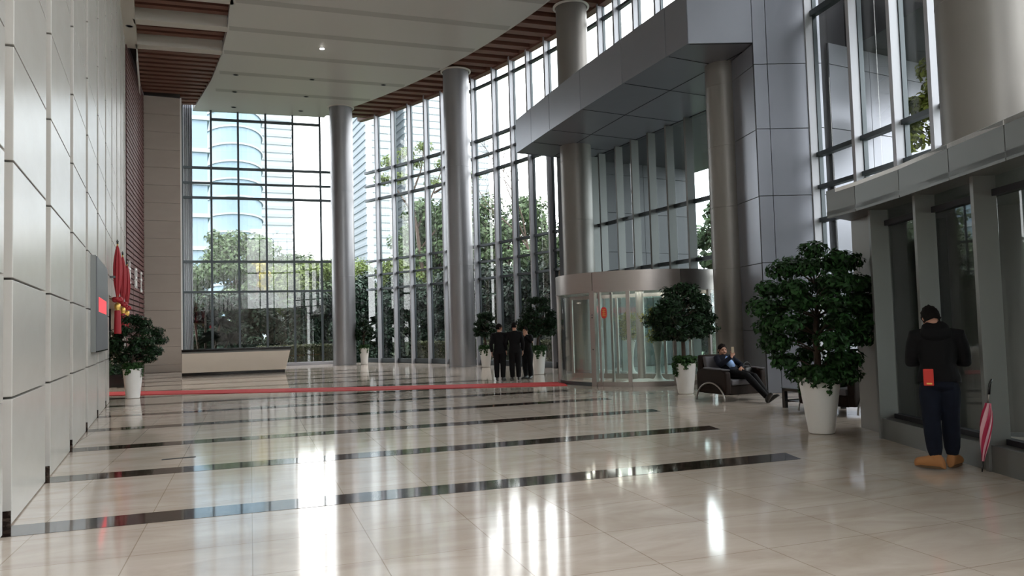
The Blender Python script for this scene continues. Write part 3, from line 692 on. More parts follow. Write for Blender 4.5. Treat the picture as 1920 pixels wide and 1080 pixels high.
# ------------------------------------------------------------------ foliage
def leafmesh(name,pts,nrm,size,asp,material,parent,fold=.25,val=None,world=False,jit=.35):
    pts=np.asarray(pts,float); n=len(pts); nrm=np.asarray(nrm,float); nrm=nrm/np.maximum(1e-6,np.linalg.norm(nrm,axis=1,keepdims=True))
    d=rng.normal(size=(n,3)); d[:,2]-=.5; d-= (d*nrm).sum(1,keepdims=True)*nrm; d/=np.maximum(1e-6,np.linalg.norm(d,axis=1,keepdims=True))
    x=np.cross(d,nrm); s=size*(1+rng.uniform(-jit,jit,(n,1)))
    v=np.empty((n,4,3)); v[:,0]=pts-d*s*.5; v[:,1]=pts+x*s*asp*.5+nrm*s*fold*.3; v[:,2]=pts+d*s*.5; v[:,3]=pts-x*s*asp*.5+nrm*s*fold*.3
    me=bpy.data.meshes.new(name); me.vertices.add(n*4); me.vertices.foreach_set('co',v.reshape(-1))
    me.loops.add(n*6); idx=np.arange(n)[:,None]*4+np.array([[0,1,2,0,2,3]]); me.loops.foreach_set('vertex_index',idx.reshape(-1).astype(np.int32))
    me.polygons.add(n*2); me.polygons.foreach_set('loop_start',(np.arange(n*2)*3).astype(np.int32)); me.update(calc_edges=True)
    at=me.attributes.new('leafv','FLOAT','POINT'); val=rng.uniform(0,1,n) if val is None else val; at.data.foreach_set('value',np.repeat(val,4).astype(np.float32))
    me.materials.append(material); o=bpy.data.objects.new(name,me); COL.objects.link(o)
    if parent is not None: o.parent=parent
    return o
def blobs(centers,radii,n,flat=1.0,shell=.55):
    c=np.asarray(centers,float); r=np.asarray(radii,float); wts=r**2/np.sum(r**2); k=rng.choice(len(c),n,p=wts)
    u=rng.normal(size=(n,3)); u/=np.linalg.norm(u,axis=1,keepdims=True); q=rng.uniform(shell,1,(n,1))**.7
    off=u*q*r[k][:,None]; off[:,2]*=flat
    nr=u+np.array([0,0,.6])+rng.normal(size=(n,3))*.45
    return c[k]+off,nr
# --- tall potted plant with ivy round its foot
def pot_mesh(h=.79,rt=.285,rb=.165):
    return MB().lathe([(rb-.02,0),(rb,.012),(rb*1.04,.05),(rt-.008,h-.04),(rt,h-.015),(rt-.004,h),(rt-.028,h),(rt-.035,h-.06),(.001,h-.065)],48,cap=True)
def potted(loc,label,H,W,h=.79,rt=.285,rb=.165,seed=1,nleaf=5200,layers=5,rz=0,m='leaf',ls=.085,trunk=.05,trunkz=.55,sag=.25,ivy=900,lopside=(0,0),prof=None):
    rs=np.random.default_rng(seed); t=thing('potted_plant',label,'potted plant',loc,rz,'tall plants in white tapering pots')
    pot_=pot_mesh(h,rt,rb).build('pot',K['white'],t,smooth=True,world=False,auto=35)
    MB().lathe([(rt-.036,h-.05),(.001,h-.04)],24,cap=True).build('soil',K['soil'],pot_,world=False)
    top=H; tr=MB(); zc=h+trunkz*(H-h)*.5
    pts=[(0,0,h-.08),(.02,.01,h+.15),(-.03,.02,h+(H-h)*.30),(.02,-.02,h+(H-h)*.55)]
    tr.tube(pts,[trunk*1.15,trunk,trunk*.85,trunk*.55],12)
    C=[];Rr=[]
    for i in range(layers):
        f_=i/(layers-1); z=h+(H-h)*(trunkz*.55+(1-trunkz*.55)*f_*.86); rad=W*.5*((1-.62*max(0,f_-.35)/.65)*(.74+.26*min(1,f_*3)) if prof is None else float(np.interp(f_,np.linspace(0,1,len(prof)),prof)))
        nb=max(3,int(8*(rad/(W*.5))))
        for k in range(nb):
            a_=2*PI*(k+rs.uniform(-.3,.3))/nb+i*.7; q=rad*rs.uniform(.55,.80); c=(q*math.cos(a_)+lopside[0]*f_,q*math.sin(a_)+lopside[1]*f_,z-sag*q*.6+rs.uniform(-.06,.06))
            C.append(c); Rr.append(W*rs.uniform(.11,.16))
            b0=Vector((0,0,z-(.25+.1*f_)*(H-h)*.5)); tr.tube([b0,b0.lerp(Vector(c),.5)+V(0,0,.06),Vector(c)],[trunk*.32,trunk*.2,trunk*.09],6)
    C.append((lopside[0],lopside[1],H-.12)); Rr.append(W*.12)
    tr.build('trunk',K['bark'],t,smooth=True,world=False)
    p,nn=blobs(C,Rr,nleaf,flat=.62,shell=.2); leafmesh('foliage',p,nn,ls,.5,K[m],t)
    if ivy:
        a_=rs.uniform(0,2*PI,ivy); q=rs.uniform(.3,1.12,ivy)*rt; z=h+.02+rs.uniform(-.05,.14,ivy)-.25*np.maximum(0,q-rt*.9); P_=np.c_[q*np.cos(a_),q*np.sin(a_),z]
        ex=[]
        for k in range(9):
            aa=rs.uniform(0,2*PI); L_=rs.uniform(.08,.30); m_=int(L_*110)
            zz=h-rs.uniform(0,1,m_)*L_; rr_=rb+(rt-rb)*zz/h+.02; ex.append(np.c_[rr_*np.cos(aa+rs.normal(size=m_)*.10),rr_*np.sin(aa+rs.normal(size=m_)*.10),zz])
        P_=np.vstack([P_]+ex); N_=P_*np.array([1,1,0])+rs.normal(size=P_.shape)*.12+np.array([0,0,.15]); leafmesh('ivy',P_,N_,.062,.8,K['ivy'],t)
    return t
# --- garden trees
def crown_pts(Rx,Rz,n,nb,seed,flat=.8,br=.30):
    rs=np.random.default_rng(seed); u=rs.normal(size=(nb,3)); u/=np.linalg.norm(u,axis=1,keepdims=True); q=rs.uniform(.35,.92,(nb,1))
    C=u*q*np.array([Rx,Rx,Rz]); Rr=np.minimum(Rx,Rz)*rs.uniform(br*.6,br*1.2,nb); return C,Rr
TREES={}
def tree(kind,loc,label,H,Rx,Rz,m,n=5000,nb=26,seed=1,ls=.30,trunk=.16,cat='tree',group='garden trees beyond the glass',sc=None,rz=0,br=.34,name='garden_tree'):
    key=kind
    if key in TREES:
        t=copy_tree(TREES[key]); t.location=loc; t.rotation_euler=(0,0,rz); tag(t,label,cat,group)
        if sc: t.scale=sc
        return t
    t=thing(name,label,cat,loc,rz,group); zc=H-Rz
    C,Rr=crown_pts(Rx,Rz,n,nb,seed,br=br); C=C+np.array([0,0,zc]); tr=MB()
    tr.tube([(0,0,-.2),(.06*Rx,.02,zc*.4),(-.03*Rx,.05,zc*.8),(.02,0,zc+Rz*.4)],[trunk*1.25,trunk,trunk*.8,trunk*.3],10)
    for i in range(min(nb,18)):
        c=Vector(C[i]); b0=Vector((0,0,max(.5,c.z-.55*Rz-.3*abs(c.x)))); tr.tube([b0,b0.lerp(c,.5)+V(0,0,.15*Rz*.3),c],[trunk*.42,trunk*.26,trunk*.08],6)
    tr.build('trunk',K['bark'],t,smooth=True,world=False)
    p,nn=blobs(C,Rr,n,flat=.8,shell=.35); leafmesh('foliage',p,nn,ls,.6,K[m],t)
    if sc: t.scale=sc
    TREES[key]=t; return t
def shrub(loc,label,w_,d_,h_,m,n,ls,group,key=None,seed=1,rz=0,sc=None,name='shrub',cat='shrub'):
    if key and key in TREES:
        t=TREES[key].copy(); COL.objects.link(t); t.location=loc; t.rotation_euler=(0,0,rz); tag(t,label,cat,group)
        if sc: t.scale=sc
        return t
    rs=np.random.default_rng(seed); nb=max(6,int(w_*h_*1.6)); C=np.c_[rs.uniform(-w_/2+.3,w_/2-.3,nb),rs.uniform(-d_/2*.6,d_/2*.6,nb),rs.uniform(.3,h_-.4,nb)]; Rr=rs.uniform(.4,.75,nb)
    p,nn=blobs(C,Rr,n,flat=1,shell=.3); p[:,2]=np.maximum(p[:,2],.02)
    t=leafmesh(name,p,nn,ls,.6,K[m],None); t.location=loc; t.rotation_euler=(0,0,rz); tag(t,label,cat,group)
    if sc: t.scale=sc
    if key: TREES[key]=t
    return t
def trimmed(p,q,h,label,n):
    # clipped hedge as box of leaves
    p=Vector(p); q=Vector(q); d=q-p; L_=d.length; t=rng.uniform(0,1,n); s_=rng.uniform(-.35,.35,n); z=rng.uniform(0,h,n)
    face=rng.integers(0,3,n); z=np.where(face==0,h+rng.normal(size=n)*.03,z); s_=np.where(face==1,-.36,s_); s_=np.where(face==2,.36,s_)
    dn=d.normalized(); nx,ny=dn.y,-dn.x
    P_=np.c_[d.x*t+nx*s_,d.y*t+ny*s_,z]; N_=np.c_[nx*np.sign(s_)*(face>0),ny*np.sign(s_)*(face>0),(face==0)*1.0]+rng.normal(size=(n,3))*.5
    o=leafmesh('clipped_hedge',P_,N_,.13,.6,K['hedge'],None); o.location=(p.x,p.y,-.25+.0); o.scale=(1,1,(h+.25)/h); tag(o,label,'hedge','low clipped hedges outside the glass'); return o
# ------------------------------------------------------------------ red runner
m_=MB(); m_.prism([(-3.6,26.3),(-3.0,27.6),(4.86,22.88),(10.62,19.98),(10.07,18.68),(4.56,21.62)],0.001,.014)
tag(m_.build('carpet_runner',K['red']),'long narrow red carpet runner crossing the floor to the revolving door','carpet')

# ------------------------------------------------------------------ reception counter
t=thing('reception_counter','long cream stone reception counter with black top by the far window','counter',(2.8,34.5,0))
def lc(x,y): return (x,34.66-.138*(x-.77)+y)
def pr(xs,z0,z1,f0,f1,b): # leaning front: front offset f0 bottom f1 top
    (x0,x1b,x1t)=xs; B0=lc(x0,f0);B1=lc(x1b,f0);B2=lc(x1b,b);B3=lc(x0,b);T0=lc(x0,f1);T1=lc(x1t,f1);T2=lc(x1t,b);T3=lc(x0,b)
    return MB().add([(*B0,z0),(*B1,z0),(*B2,z0),(*B3,z0),(*T0,z1),(*T1,z1),(*T2,z1),(*T3,z1)],[(0,3,2,1),(4,5,6,7),(0,1,5,4),(1,2,6,5),(2,3,7,6),(3,0,4,7)])
pr((.78,4.80,4.80),0,.13,.04,.04,.8).build('plinth',K['black'],t)
pr((.77,4.83,5.0),.13,.93,0,-.14,.85).build('body',K['counter'],t,bevel=.01)
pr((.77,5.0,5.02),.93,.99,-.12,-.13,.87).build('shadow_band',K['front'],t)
pr((.77,5.05,5.05),.99,1.09,-.10,-.10,.9).build('worktop',K['black'],t,bevel=.008)

# ------------------------------------------------------------------ revolving door
DC=(12.75,19.05); DR=2.42
D=tag(empty('door_1',(DC[0],DC[1],0)),'large glass revolving door with curved brushed steel header','revolving door',kind='structure')
def ring(r0,r1,z0,z1,a0=0,a1=360,n=72):
    m_=MB(); N=max(2,int(n*(a1-a0)/360)); secs=[]
    for i in range(N+1):
        a_=R(a0+(a1-a0)*i/N); cx,sx=math.cos(a_),math.sin(a_)
        secs.append([(r0*cx,r0*sx,z0),(r1*cx,r1*sx,z0),(r1*cx,r1*sx,z1),(r0*cx,r0*sx,z1)])
    if a1-a0>=360: secs=secs[:-1]; vs=[v for q in secs for v in q]; fs=[]; 
    if a1-a0>=360:
        L_=len(secs)
        for i in range(L_):
            k=(i+1)%L_
            for j in range(4): l=(j+1)%4; fs.append((i*4+j,i*4+l,k*4+l,k*4+j))
        m_.add(vs,fs)
    else: m_.rings(secs,cap=True)
    return m_
for a0,a1 in ((10,158),(158.4,205.4),(205.8,262.5),(262.9,309.6),(310,370)):
    ring(DR-.05,DR+.02,2.55,3.05,a0,a1).build('header',K['brush'],D,world=False,smooth=True,auto=35)
ring(DR-.08,DR+.03,2.50,2.55).build('header_lip',K['brush'],D,world=False,smooth=True,auto=35)
MB().lathe([(DR-.06,2.60),(DR-.06,2.64)],64).build('door_ceiling',K['white'],D,world=False)
MB().lathe([(DR-.02,3.0),(DR-.02,3.04)],64).build('door_roof',K['panel'],D,world=False)
ring(DR-.05,DR+.03,0,.12,206,360).build('base_rail',K['brush'],D,world=False,smooth=True,auto=35)
ring(DR-.03,DR+.01,0,.10,150,205).build('base_rail',K['frame'],D,world=False,smooth=True,auto=35)
for a0,a1 in ((150,205.4),(206,360),(20,60)):
    ring(DR-.008,DR+.004,.1,2.5,a0,a1).build('curved_glass',K['dglass'],D,world=False,smooth=True,auto=35)
def post(a,rad=DR,hw=.035,hd=.04,m='brush',nm='post',z1=2.52):
    a_=R(a); c=Vector((rad*math.cos(a_),rad*math.sin(a_))); rd=Vector((math.cos(a_),math.sin(a_))); td=Vector((-rd.y,rd.x))
    p_=MB().obox(c,rd*hd,td*hw,0,z1).build(nm,K[m],D,world=False,bevel=.004); return p_
main=post(205.6,DR,.075,.07)
for z in (1.9,1.83,.98): 
    c=Vector((math.cos(R(205.6)),math.sin(R(205.6))))*(DR+.07); MB().ell((c.x,c.y,z),(.02,.02,.02),8,6).build('knob',K['black'],main,world=False)
post(210.5,DR,.03,.05); post(163,DR,.05,.05); post(229,DR,.05,.05); post(257,DR,.04,.04); post(285,DR,.04,.04); post(312,DR,.05,.05); post(345,DR,.05,.05); post(30,DR,.05,.05)
MB().lathe([(.12,0),(.12,2.6)],24).build('central_shaft',K['brush'],D,world=False,smooth=True,auto=35)
for a_ in (62,242):
    w_=empty('door_wing',(0,0,0)); w_.parent=D
    def pt(r,ang): return Vector((r*math.cos(R(ang)),r*math.sin(R(ang))))
    wm=MB(); 
    for z0,z1 in ((.03,.18),(2.42,2.52)): wm.wall(pt(.1,a_+60),pt(2.3,a_+60),.05,z0,z1)
    for r in (.75,1.5,2.28): c=pt(r,a_+60); dd=(pt(1,a_+60)).normalized(); wm.obox(c,dd*.035,Vector((-dd.y,dd.x))*.03,.03,2.5)
    wm.build('wing_frame',K['brush'],w_,world=False)
    MB().wall(pt(.1,a_+60),pt(2.3,a_+60),.01,.1,2.5).build('wing_glass',K['dglass'],w_,world=False)
    ring(1.98,2.0,.1,2.5,a_-28,a_+28).build('case_glass',K['dglass'],w_,world=False,smooth=True,auto=35)
    for q in (-28,28):
        c=pt(2.0,a_+q); dd=c.normalized(); MB().obox(c,dd*.03,Vector((-dd.y,dd.x))*.03,0,2.5).build('case_post',K['brush'],w_,world=False)
    ring(.3,2.05,.0,.06,a_-28,a_+28).build('case_floor',K['white'],w_,world=False)
for a_,r in ((200,1.2),(230,1.9),(255,1.3),(275,1.9),(180,1.9),(245,.8),(300,1.5),(160,1.5),(215,1.9),(290,2.0),(265,.7),(325,1.9),(190,.6)):
    lp=MB().lathe([(.06,2.592),(.001,2.590)],12); o=lp.build('door_lamp',K['warm'],D,world=False); o.location=(r*math.cos(R(a_)),r*math.sin(R(a_)),0)
l=bpy.data.lights.new('door_light','AREA'); l.energy=40; l.size=2; l.color=(1,.96,.9); o=bpy.data.objects.new('door_light',l); COL.objects.link(o); o.location=(DC[0],DC[1],2.57)
# red paper emblem on the door glass
a_=R(213.5); c=Vector((DC[0]+(DR+.02)*math.cos(a_),DC[1]+(DR+.02)*math.sin(a_)))
st=thing('paper_sign','small red paper sign with yellow marks stuck on the revolving door glass','sign',(c.x,c.y,1.95),a_+PI/2)
m_=MB(); m_.rings([[(.085*math.copysign(abs(math.cos(2*PI*j/24))**.7,math.cos(2*PI*j/24)),yy,.15*math.copysign(abs(math.sin(2*PI*j/24))**.7,math.sin(2*PI*j/24))) for j in range(24)] for yy in (-.004,-.010)]); m_.build('paper',K['wallet'],st,world=False)
m_=MB(); 
for x0,x1,z0,z1 in ((-.05,.05,.07,.085),(-.05,.05,.02,.035),(-.05,.05,-.04,-.025),(-.06,.06,-.09,-.075),(-.006,.006,-.09,.08)): m_.box(x0,x1,-.013,-.010,z0,z1)
m_.build('marks',K['gold'],st,world=False)
# flower vases inside the door
def vase(x,y,lab):
    t=thing('flower_vase',lab,'vase',(x,y,.061),0,'white flower vases inside the revolving door')
    MB().lathe([(.30,0),(.30,.02),(.20,.04),(.12,.09),(.075,.18),(.055,.32),(.06,.5),(.085,.75),(.12,.95),(.16,1.08),(.15,1.08),(.11,.95),(.001,.85)],36,cap=True).build('vase',K['white'],t,smooth=True,world=False,auto=50)
    C=[(rng.uniform(-.32,.32),rng.uniform(-.32,.32),1.08+rng.uniform(.1,.85)) for _ in range(22)]
    p,nn=blobs(C,[.17]*22,2200,shell=.1); leafmesh('flowers',p,nn,.05,.7,K['oleafy'],t)
    p,nn=blobs([(0,0,1.15),(.1,.1,1.25),(-.12,0,1.2),(0,-.12,1.3)],[.17]*4,350,shell=.1); leafmesh('foliage',p,nn,.08,.4,K['oleafl'],t)
vase(13.35,20.5,'white trumpet vase of yellow flowers in the far display case of the revolving door')
vase(12.28,17.55,'white trumpet vase of yellow flowers in the near display case of the revolving door')

# ------------------------------------------------------------------ wall screen, flags, planter
t=thing('wall_screen','dark grey rectangular screen on the stone wall showing a red block','screen',(WX,18.2,2.3))
MB().box(WX+.002,WX+.09,16.56,19.8,1.38,3.22).build('casing',K['front'],t)
MB().box(WX+.091,WX+.11,16.58,19.78,1.40,3.20).build('screen_face',K['led'],t)
MB().box(WX+.111,WX+.114,17.0,19.2,2.16,2.44).build('lit_block',K['ledred'],t)
MB().box(WX+.09,WX+.112,16.56,19.8,1.375,1.40).build('lower_edge',K['black'],t)
def flag(x,y,h,lab,sd):
    zlow=1.75; t=thing('furled_banner',lab,'banner',(x,y,zlow),0,'furled red banners fixed along the stone wall'); h-=zlow
    po=MB().tube([(0,0,.0),(0,0,h)],.018,8).build('pole',K['gold'],t,world=False,smooth=True)
    MB().box(WX-x,-.01,-.03,.03,h-.9,h-.84).build('wall_bracket',K['black'],po,world=False)
    MB().lathe([(.001,h),(.03,h+.01),(.02,h+.04),(.035,h+.06),(.001,h+.12)],12,cap=False).build('finial',K['black'],po,world=False,smooth=True)
    zt=h-.05; zb=h-1.45; rsn=[]; n=36
    for i in range(22):
        f_=i/21; z=zt+(zb-zt)*f_; r=.022+.11*math.sin(PI*min(1,f_*1.02))**.8*(1-.25*f_)
        rsn.append([(r*(1+.18*math.sin(7*2*PI*j/n+f_*2+sd))*math.cos(2*PI*j/n)*.8,r*(1+.22*math.sin(7*2*PI*j/n+f_*2+sd))*math.sin(2*PI*j/n)+.05*math.sin(f_*3),z) for j in range(n)])
    m_=MB(); m_.rings(rsn); m_.build('cloth',K['flag'],t,world=False,smooth=True)
    m_=MB()
    for k in range(10):
        a_=2*PI*k/10; m_.ell((.07*math.cos(a_),.07*math.sin(a_),zb-.03+.04*(k%2)),(.07,.07,.055),10,7)
    m_.build('bow',K['flag'],t,world=False,smooth=True)
    MB().lathe([(.03,zb-.10),(.07,zb-.13),(.075,zb-.22),(.05,zb-.27),(.06,zb-.29)],20).build('gold_collar',K['gold'],t,world=False,smooth=True)
    MB().lathe([(.085,0),(.09,.05),(.075,zb-.30),(.06,zb-.29)],24).build('lower_cloth',K['flag'],t,world=False,smooth=True,auto=40)
flag(-1.03,22.6,4.10,'furled red banner on a wall pole above the passage, leftmost and highest looking of three',1)
flag(-1.03,25.6,4.10,'furled red banner on a wall pole above the passage, middle of three',2)
flag(-1.03,28.8,4.10,'furled red banner on a wall pole above the passage, rightmost of three',3)
t=thing('planter_box','low dark planter box of leafy plants at the mouth of the side passage','planter',(-1.45,29.6,0))
MB().box(-1.9,-1.12,29.2,30.2,0,.42).build('box',K['black'],t)
C=[(rng.uniform(-.4,.3),rng.uniform(-.4,.5),rng.uniform(.45,.72)) for _ in range(10)]; p,nn=blobs(C,[.2]*10,900); leafmesh('foliage',p,nn,.12,.4,K['leafd'],t)

# ------------------------------------------------------------------ armchairs, table, bag
def armchair(loc,rz,lab):
    t=thing('armchair',lab,'armchair',loc,rz,'brown woven armchairs by the entrance')
    for s in (1,-1):
        m_=MB(); prof=[(-.46,.17),(.42,.15),(.44,.30),(.43,.60),(.30,.66),(-.30,.66),(-.46,.60)]
        m_.rings([[(s*(.40),y,z) for y,z in prof],[(s*(.54),y,z) for y,z in prof]]); arm_=m_.build('arm',K['rattan'],t,world=False,bevel=.03)
        MB().rings([[(s*.47+dx,y,z) for dx,y,z in ((-.065,-.25,.665),(-.065,.42,.635),(.065,.42,.635),(.065,-.25,.665))],[(s*.47+dx,y,z) for dx,y,z in ((-.055,-.25,.69),(-.055,.43,.66),(.055,.43,.66),(.055,-.25,.69))]]).build('arm_pad',K['cushion'],arm_,world=False,bevel=.008)
        pts=[(s*.56,.42*math.cos(PI*i/16)-.02,.02+.36*math.sin(PI*i/16)) for i in range(17)]
        MB().tube(pts,.017,10).build('arched_leg',K['chrome'],arm_,world=False,smooth=True)
    m_=MB(); m_.rings([[(x,.40,z) for x,z in ((-.40,.14),(.40,.14),(.40,.33),(-.40,.33))],[(x,-.44,z) for x,z in ((-.40,.14),(.40,.14),(.40,.33),(-.40,.33))]]); m_.build('base',K['rattan'],t,world=False,bevel=.02)
    m_=MB(); m_.box(-.385,.385,-.34,.44,.335,.45); m_.build('seat_cushion',K['cushion'],t,world=False,bevel=.035)
    m_=MB(); m_.rings([[(x,y,z) for x,y,z in ((-.42,-.38,.2),(.42,-.38,.2),(.42,-.52,.2),(-.42,-.52,.2))],[(x,y,z) for x,y,z in ((-.42,-.46,.66),(.42,-.46,.66),(.42,-.58,.66),(-.42,-.58,.66))],[(x,y,z) for x,y,z in ((-.36,-.54,.93),(.36,-.54,.93),(.36,-.62,.93),(-.36,-.62,.93))]]); m_.build('backrest',K['rattan'],t,world=False,bevel=.03)
    m_=MB(); m_.rings([[(x,y,z) for x,y,z in ((-.35,-.24,.45),(.35,-.24,.45),(.35,-.38,.45),(-.35,-.38,.45))],[(x,y,z) for x,y,z in ((-.33,-.40,.90),(.33,-.40,.90),(.33,-.52,.90),(-.33,-.52,.90))]]); m_.build('back_cushion',K['cushion'],t,world=False,bevel=.03)
    return t
armchair((10.80,12.85,0),R(182),'brown woven armchair with grey pads in which a man lounges')
armchair((10.72,9.95,0),R(100),'brown woven armchair mostly hidden behind the largest potted plant')
t=thing('coffee_table','low black framed coffee table with a glass top between the armchairs','table',(10.86,10.70,0),R(-3))
for sx in (-1,1):
    for sy in (-1,1): MB().box(sx*.35-.035,sx*.35+.035,sy*.35-.035,sy*.35+.035,0,.36).build('leg',K['black'],t,world=False)
m_=MB(); m_.box(-.385,.385,-.385,-.33,.31,.365); m_.box(-.385,.385,.33,.385,.31,.365); m_.box(-.385,-.33,-.33,.33,.31,.365); m_.box(.33,.385,-.33,.33,.31,.365); m_.build('frame',K['black'],t,world=False)
MB().box(-.40,.40,-.40,.40,.366,.378).build('glass_top',K['vglass'],t,world=False)
MB().box(-.34,.34,-.34,.34,.12,.14).build('shelf',K['vglass'],t,world=False)
for y_ in (-.35,.35): MB().box(-.37,.37,y_-.01,y_+.01,.10,.15).build('stretcher',K['black'],t,world=False)
t=thing('handbag','black handbag resting beside the lounging man','bag',(11.10,12.72,.452),R(10))
m_=MB(); m_.rings([[(.17*math.cos(2*PI*j/20)*q,.09*math.sin(2*PI*j/20)*q,z) for j in range(20)] for z,q in ((0,.85),(.04,1),(.15,.95),(.21,.7))]); m_.build('bag_body',K['shoe'],t,world=False,smooth=True,auto=50)
MB().tube([(.12*math.cos(PI*i/12),0,.20+.12*math.sin(PI*i/12)) for i in range(13)],.011,8).build('handle',K['shoe'],t,world=False,smooth=True)

# ------------------------------------------------------------------ people
men='men in black suits talking near the entrance'
cl=dict(up=K['suit'],low=K['suit'],shoe=K['shoe'],g=.018,hem=-.14,cuff=.95,lg=.022)
P=standing(1.0,R(-55),R(-4)); P['elR']=V(.22,.10,1.14); P['wrR']=V(.06,.24,1.05); P['handR']=(V(-1,.2,-.1),V(0,1,.2),.5)
person((9.52,22.0,0),R(-35),'person in a black suit seen from behind, leftmost of the three standing men',P,cl,.014,men)
P=standing(1.02,R(-30),R(-8)); P['elL']=V(-.30,.02,1.15); P['wrL']=V(-.26,.12,.92)
person((9.93,21.75,0),R(-20),'person in a black suit standing between the two other men',P,cl,.014,men)
P=standing(.93,R(15),R(-18),arms='side',lean=.05); P['elL']=V(-.24,.08,1.16); P['wrL']=V(-.04,.17,1.36); P['handL']=(V(.3,-.1,1),V(-.5,.7,0),1.0); P['elR']=V(.32,.06,1.13); P['wrR']=V(.20,.24,1.0); P['handR']=(V(-1,.4,0),V(.3,.6,.6),.7)
person((10.50,22.05,0),R(118),'person in a black suit with a hand raised to the face, rightmost of three',P,cl,.014,men)
# man at the vestibule
P=standing(1.0,R(18),R(-30),lean=.06); P['head']=V(-.045,.13,1.60); P['hrot']=yawm(R(20),R(-32)); P['neck']=V(-.01,.06,1.48)
for s,x in (('L',-1),('R',1)):
    P['sh'+s]=V(x*.205,.04,1.40); P['el'+s]=V(x*.255,.10,1.13); P['wr'+s]=V(x*.10,.30,1.16); P['handR' if s=='R' else 'handL']=(V(-x*.5,.6,.4),V(x*.3,.3,-.9),1.0)
P['anL']=V(-.07,-.05,.10); P['anR']=V(.09,.12,.10); P['knL']=V(-.09,.0,.50); P['knR']=V(.09,.08,.50); P['footL']=V(-1,.45,0); P['footR']=V(.35,1,0); P['hipL']=V(-.085,0,.91); P['hipR']=V(.085,.02,.91)
mt=person((7.53,5.66,0),R(-52),'person in a black hooded top, dark jeans and tan boots facing the vestibule window',P,dict(up=K['suit'],low=K['jeans'],shoe=K['boot'],g=.036,hem=-.05,hw=.022,cuff=.98,lg=.022,leglen=.90,ankle=.3,boot=.06,upname='hooded_top'),.011,hs=1.06,headtop=.012)
h=MB(); loft(h,[(V(-.005,.0,1.36),V(.13,0,0),V(0,.05,.05)),(V(-.005,-.03,1.44),V(.155,0,0),V(0,.085,.05)),(V(-.01,.0,1.52),V(.125,0,0),V(0,.10,.05)),(V(-.01,.04,1.545),V(.09,0,0),V(0,.085,.04))],22); ho=h.build('hood',K['suit'],mt,world=False,smooth=True); remesh(ho,.012,3)
t=thing('pouch','bright red pouch tucked in the back pocket of the jeans','pouch',(0,0,0)); t.location=Matrix.Rotation(R(-52),4,'Z')@V(-.098,-.160,.89)+V(7.53,5.66,0); t.rotation_euler=(0,0,R(-52))
MB().box(-.048,.048,-.012,.012,0,.175).build('pouch_body',K['wallet'],t,world=False,bevel=.008); MB().box(-.02,.03,-.0135,-.012,.015,.03).build('gold_mark',K['gold'],t,world=False)
# lounging man
P=dict(pelvis=V(0,-.02,.56),chest=V(0,-.21,.74),neck=V(0.0,-.33,.90),head=V(0.0,-.325,1.02),hrot=yawm(R(-14),R(-4)),shax=V(1,0,0))
for s,x in (('L',-1),('R',1)):
    P['hip'+s]=V(x*.09,.03,.545); P['sh'+s]=V(x*.175,-.30,.86)
P['knL']=V(-.13,.46,.50); P['knR']=V(.05,.47,.52); P['anL']=V(-.12,.87,.10); P['anR']=V(-.02,.93,.12); P['footL']=V(-.35,.6,.5); P['footR']=V(.15,.6,.6)
P['elR']=V(.25,-.12,.72); P['wrR']=V(.06,.04,.90); P['handR']=(V(-.15,.0,1),V(.3,.9,0),.9)
P['elL']=V(-.30,-.08,.70); P['wrL']=V(-.12,.10,.66); P['handL']=(V(.7,.6,-.1),V(0,.1,1),.4)
lm=person((10.80,12.78,0),R(180),'person in a black suit and pale blue shirt lounging in the armchair with a phone',P,dict(up=K['navy'],low=K['suit'],shoe=K['shoe'],g=.012,hem=-.02,cuff=.94,lg=.008),.010,hs=1.1)
s_=MB(); s_.tube([V(.01,-.235,.90),V(.02,-.16,.83),V(.04,-.06,.76),V(.05,.03,.70)],[.035,.07,.09,.07],14,squash=.8); o=s_.build('shirt',K['shirt'],lm,world=False,smooth=True)
s_=MB(); s_.tube([V(-.05,-.25,.895),V(-.0,-.215,.885),V(.05,-.25,.895)],[.016,.02,.016],8); s_.build('shirt_collar',K['shirt'],lm,world=False,smooth=True)
t=thing('mobile_phone','mobile phone held up in the hand of the lounging man','phone',(10.80,12.78,0)); t.rotation_euler=(0,0,R(180)); 
t.location=(10.745,12.715,.985); m_=MB(); m_.box(-.036,.036,-.005,.005,-.01,.115); m_.build('phone_case',K['phone'],t,world=False,bevel=.004); MB().box(-.033,.033,-.0065,-.005,-.005,.11).build('phone_screen',K['black'],t,world=False)
# seated person behind the large plant
P=dict(pelvis=V(0,-.10,.56),chest=V(0,-.15,.80),neck=V(0,-.15,1.02),head=V(0,-.10,1.15),hrot=yawm(0,R(-15)),shax=V(1,0,0))
for s,x in (('L',-1),('R',1)):
    P['hip'+s]=V(x*.10,-.06,.54); P['sh'+s]=V(x*.185,-.14,.97); P['kn'+s]=V(x*.16,.42,.54); P['an'+s]=V(x*.14,.50,.09); P['foot'+s]=V(x*.2,1,0); P['el'+s]=V(x*.27,.02,.74); P['wr'+s]=V(x*.10,.24,.72); P['hand'+s]=(V(-x*.6,.7,0),V(0,.1,1),.5)
person((10.68,9.95,0),R(100),'person in dark clothes seated in the armchair hidden behind the largest potted plant',P,dict(up=K['suit'],low=K['suit'],shoe=K['shoe'],g=.016,hem=-.02,cuff=.95,lg=.01),.012)

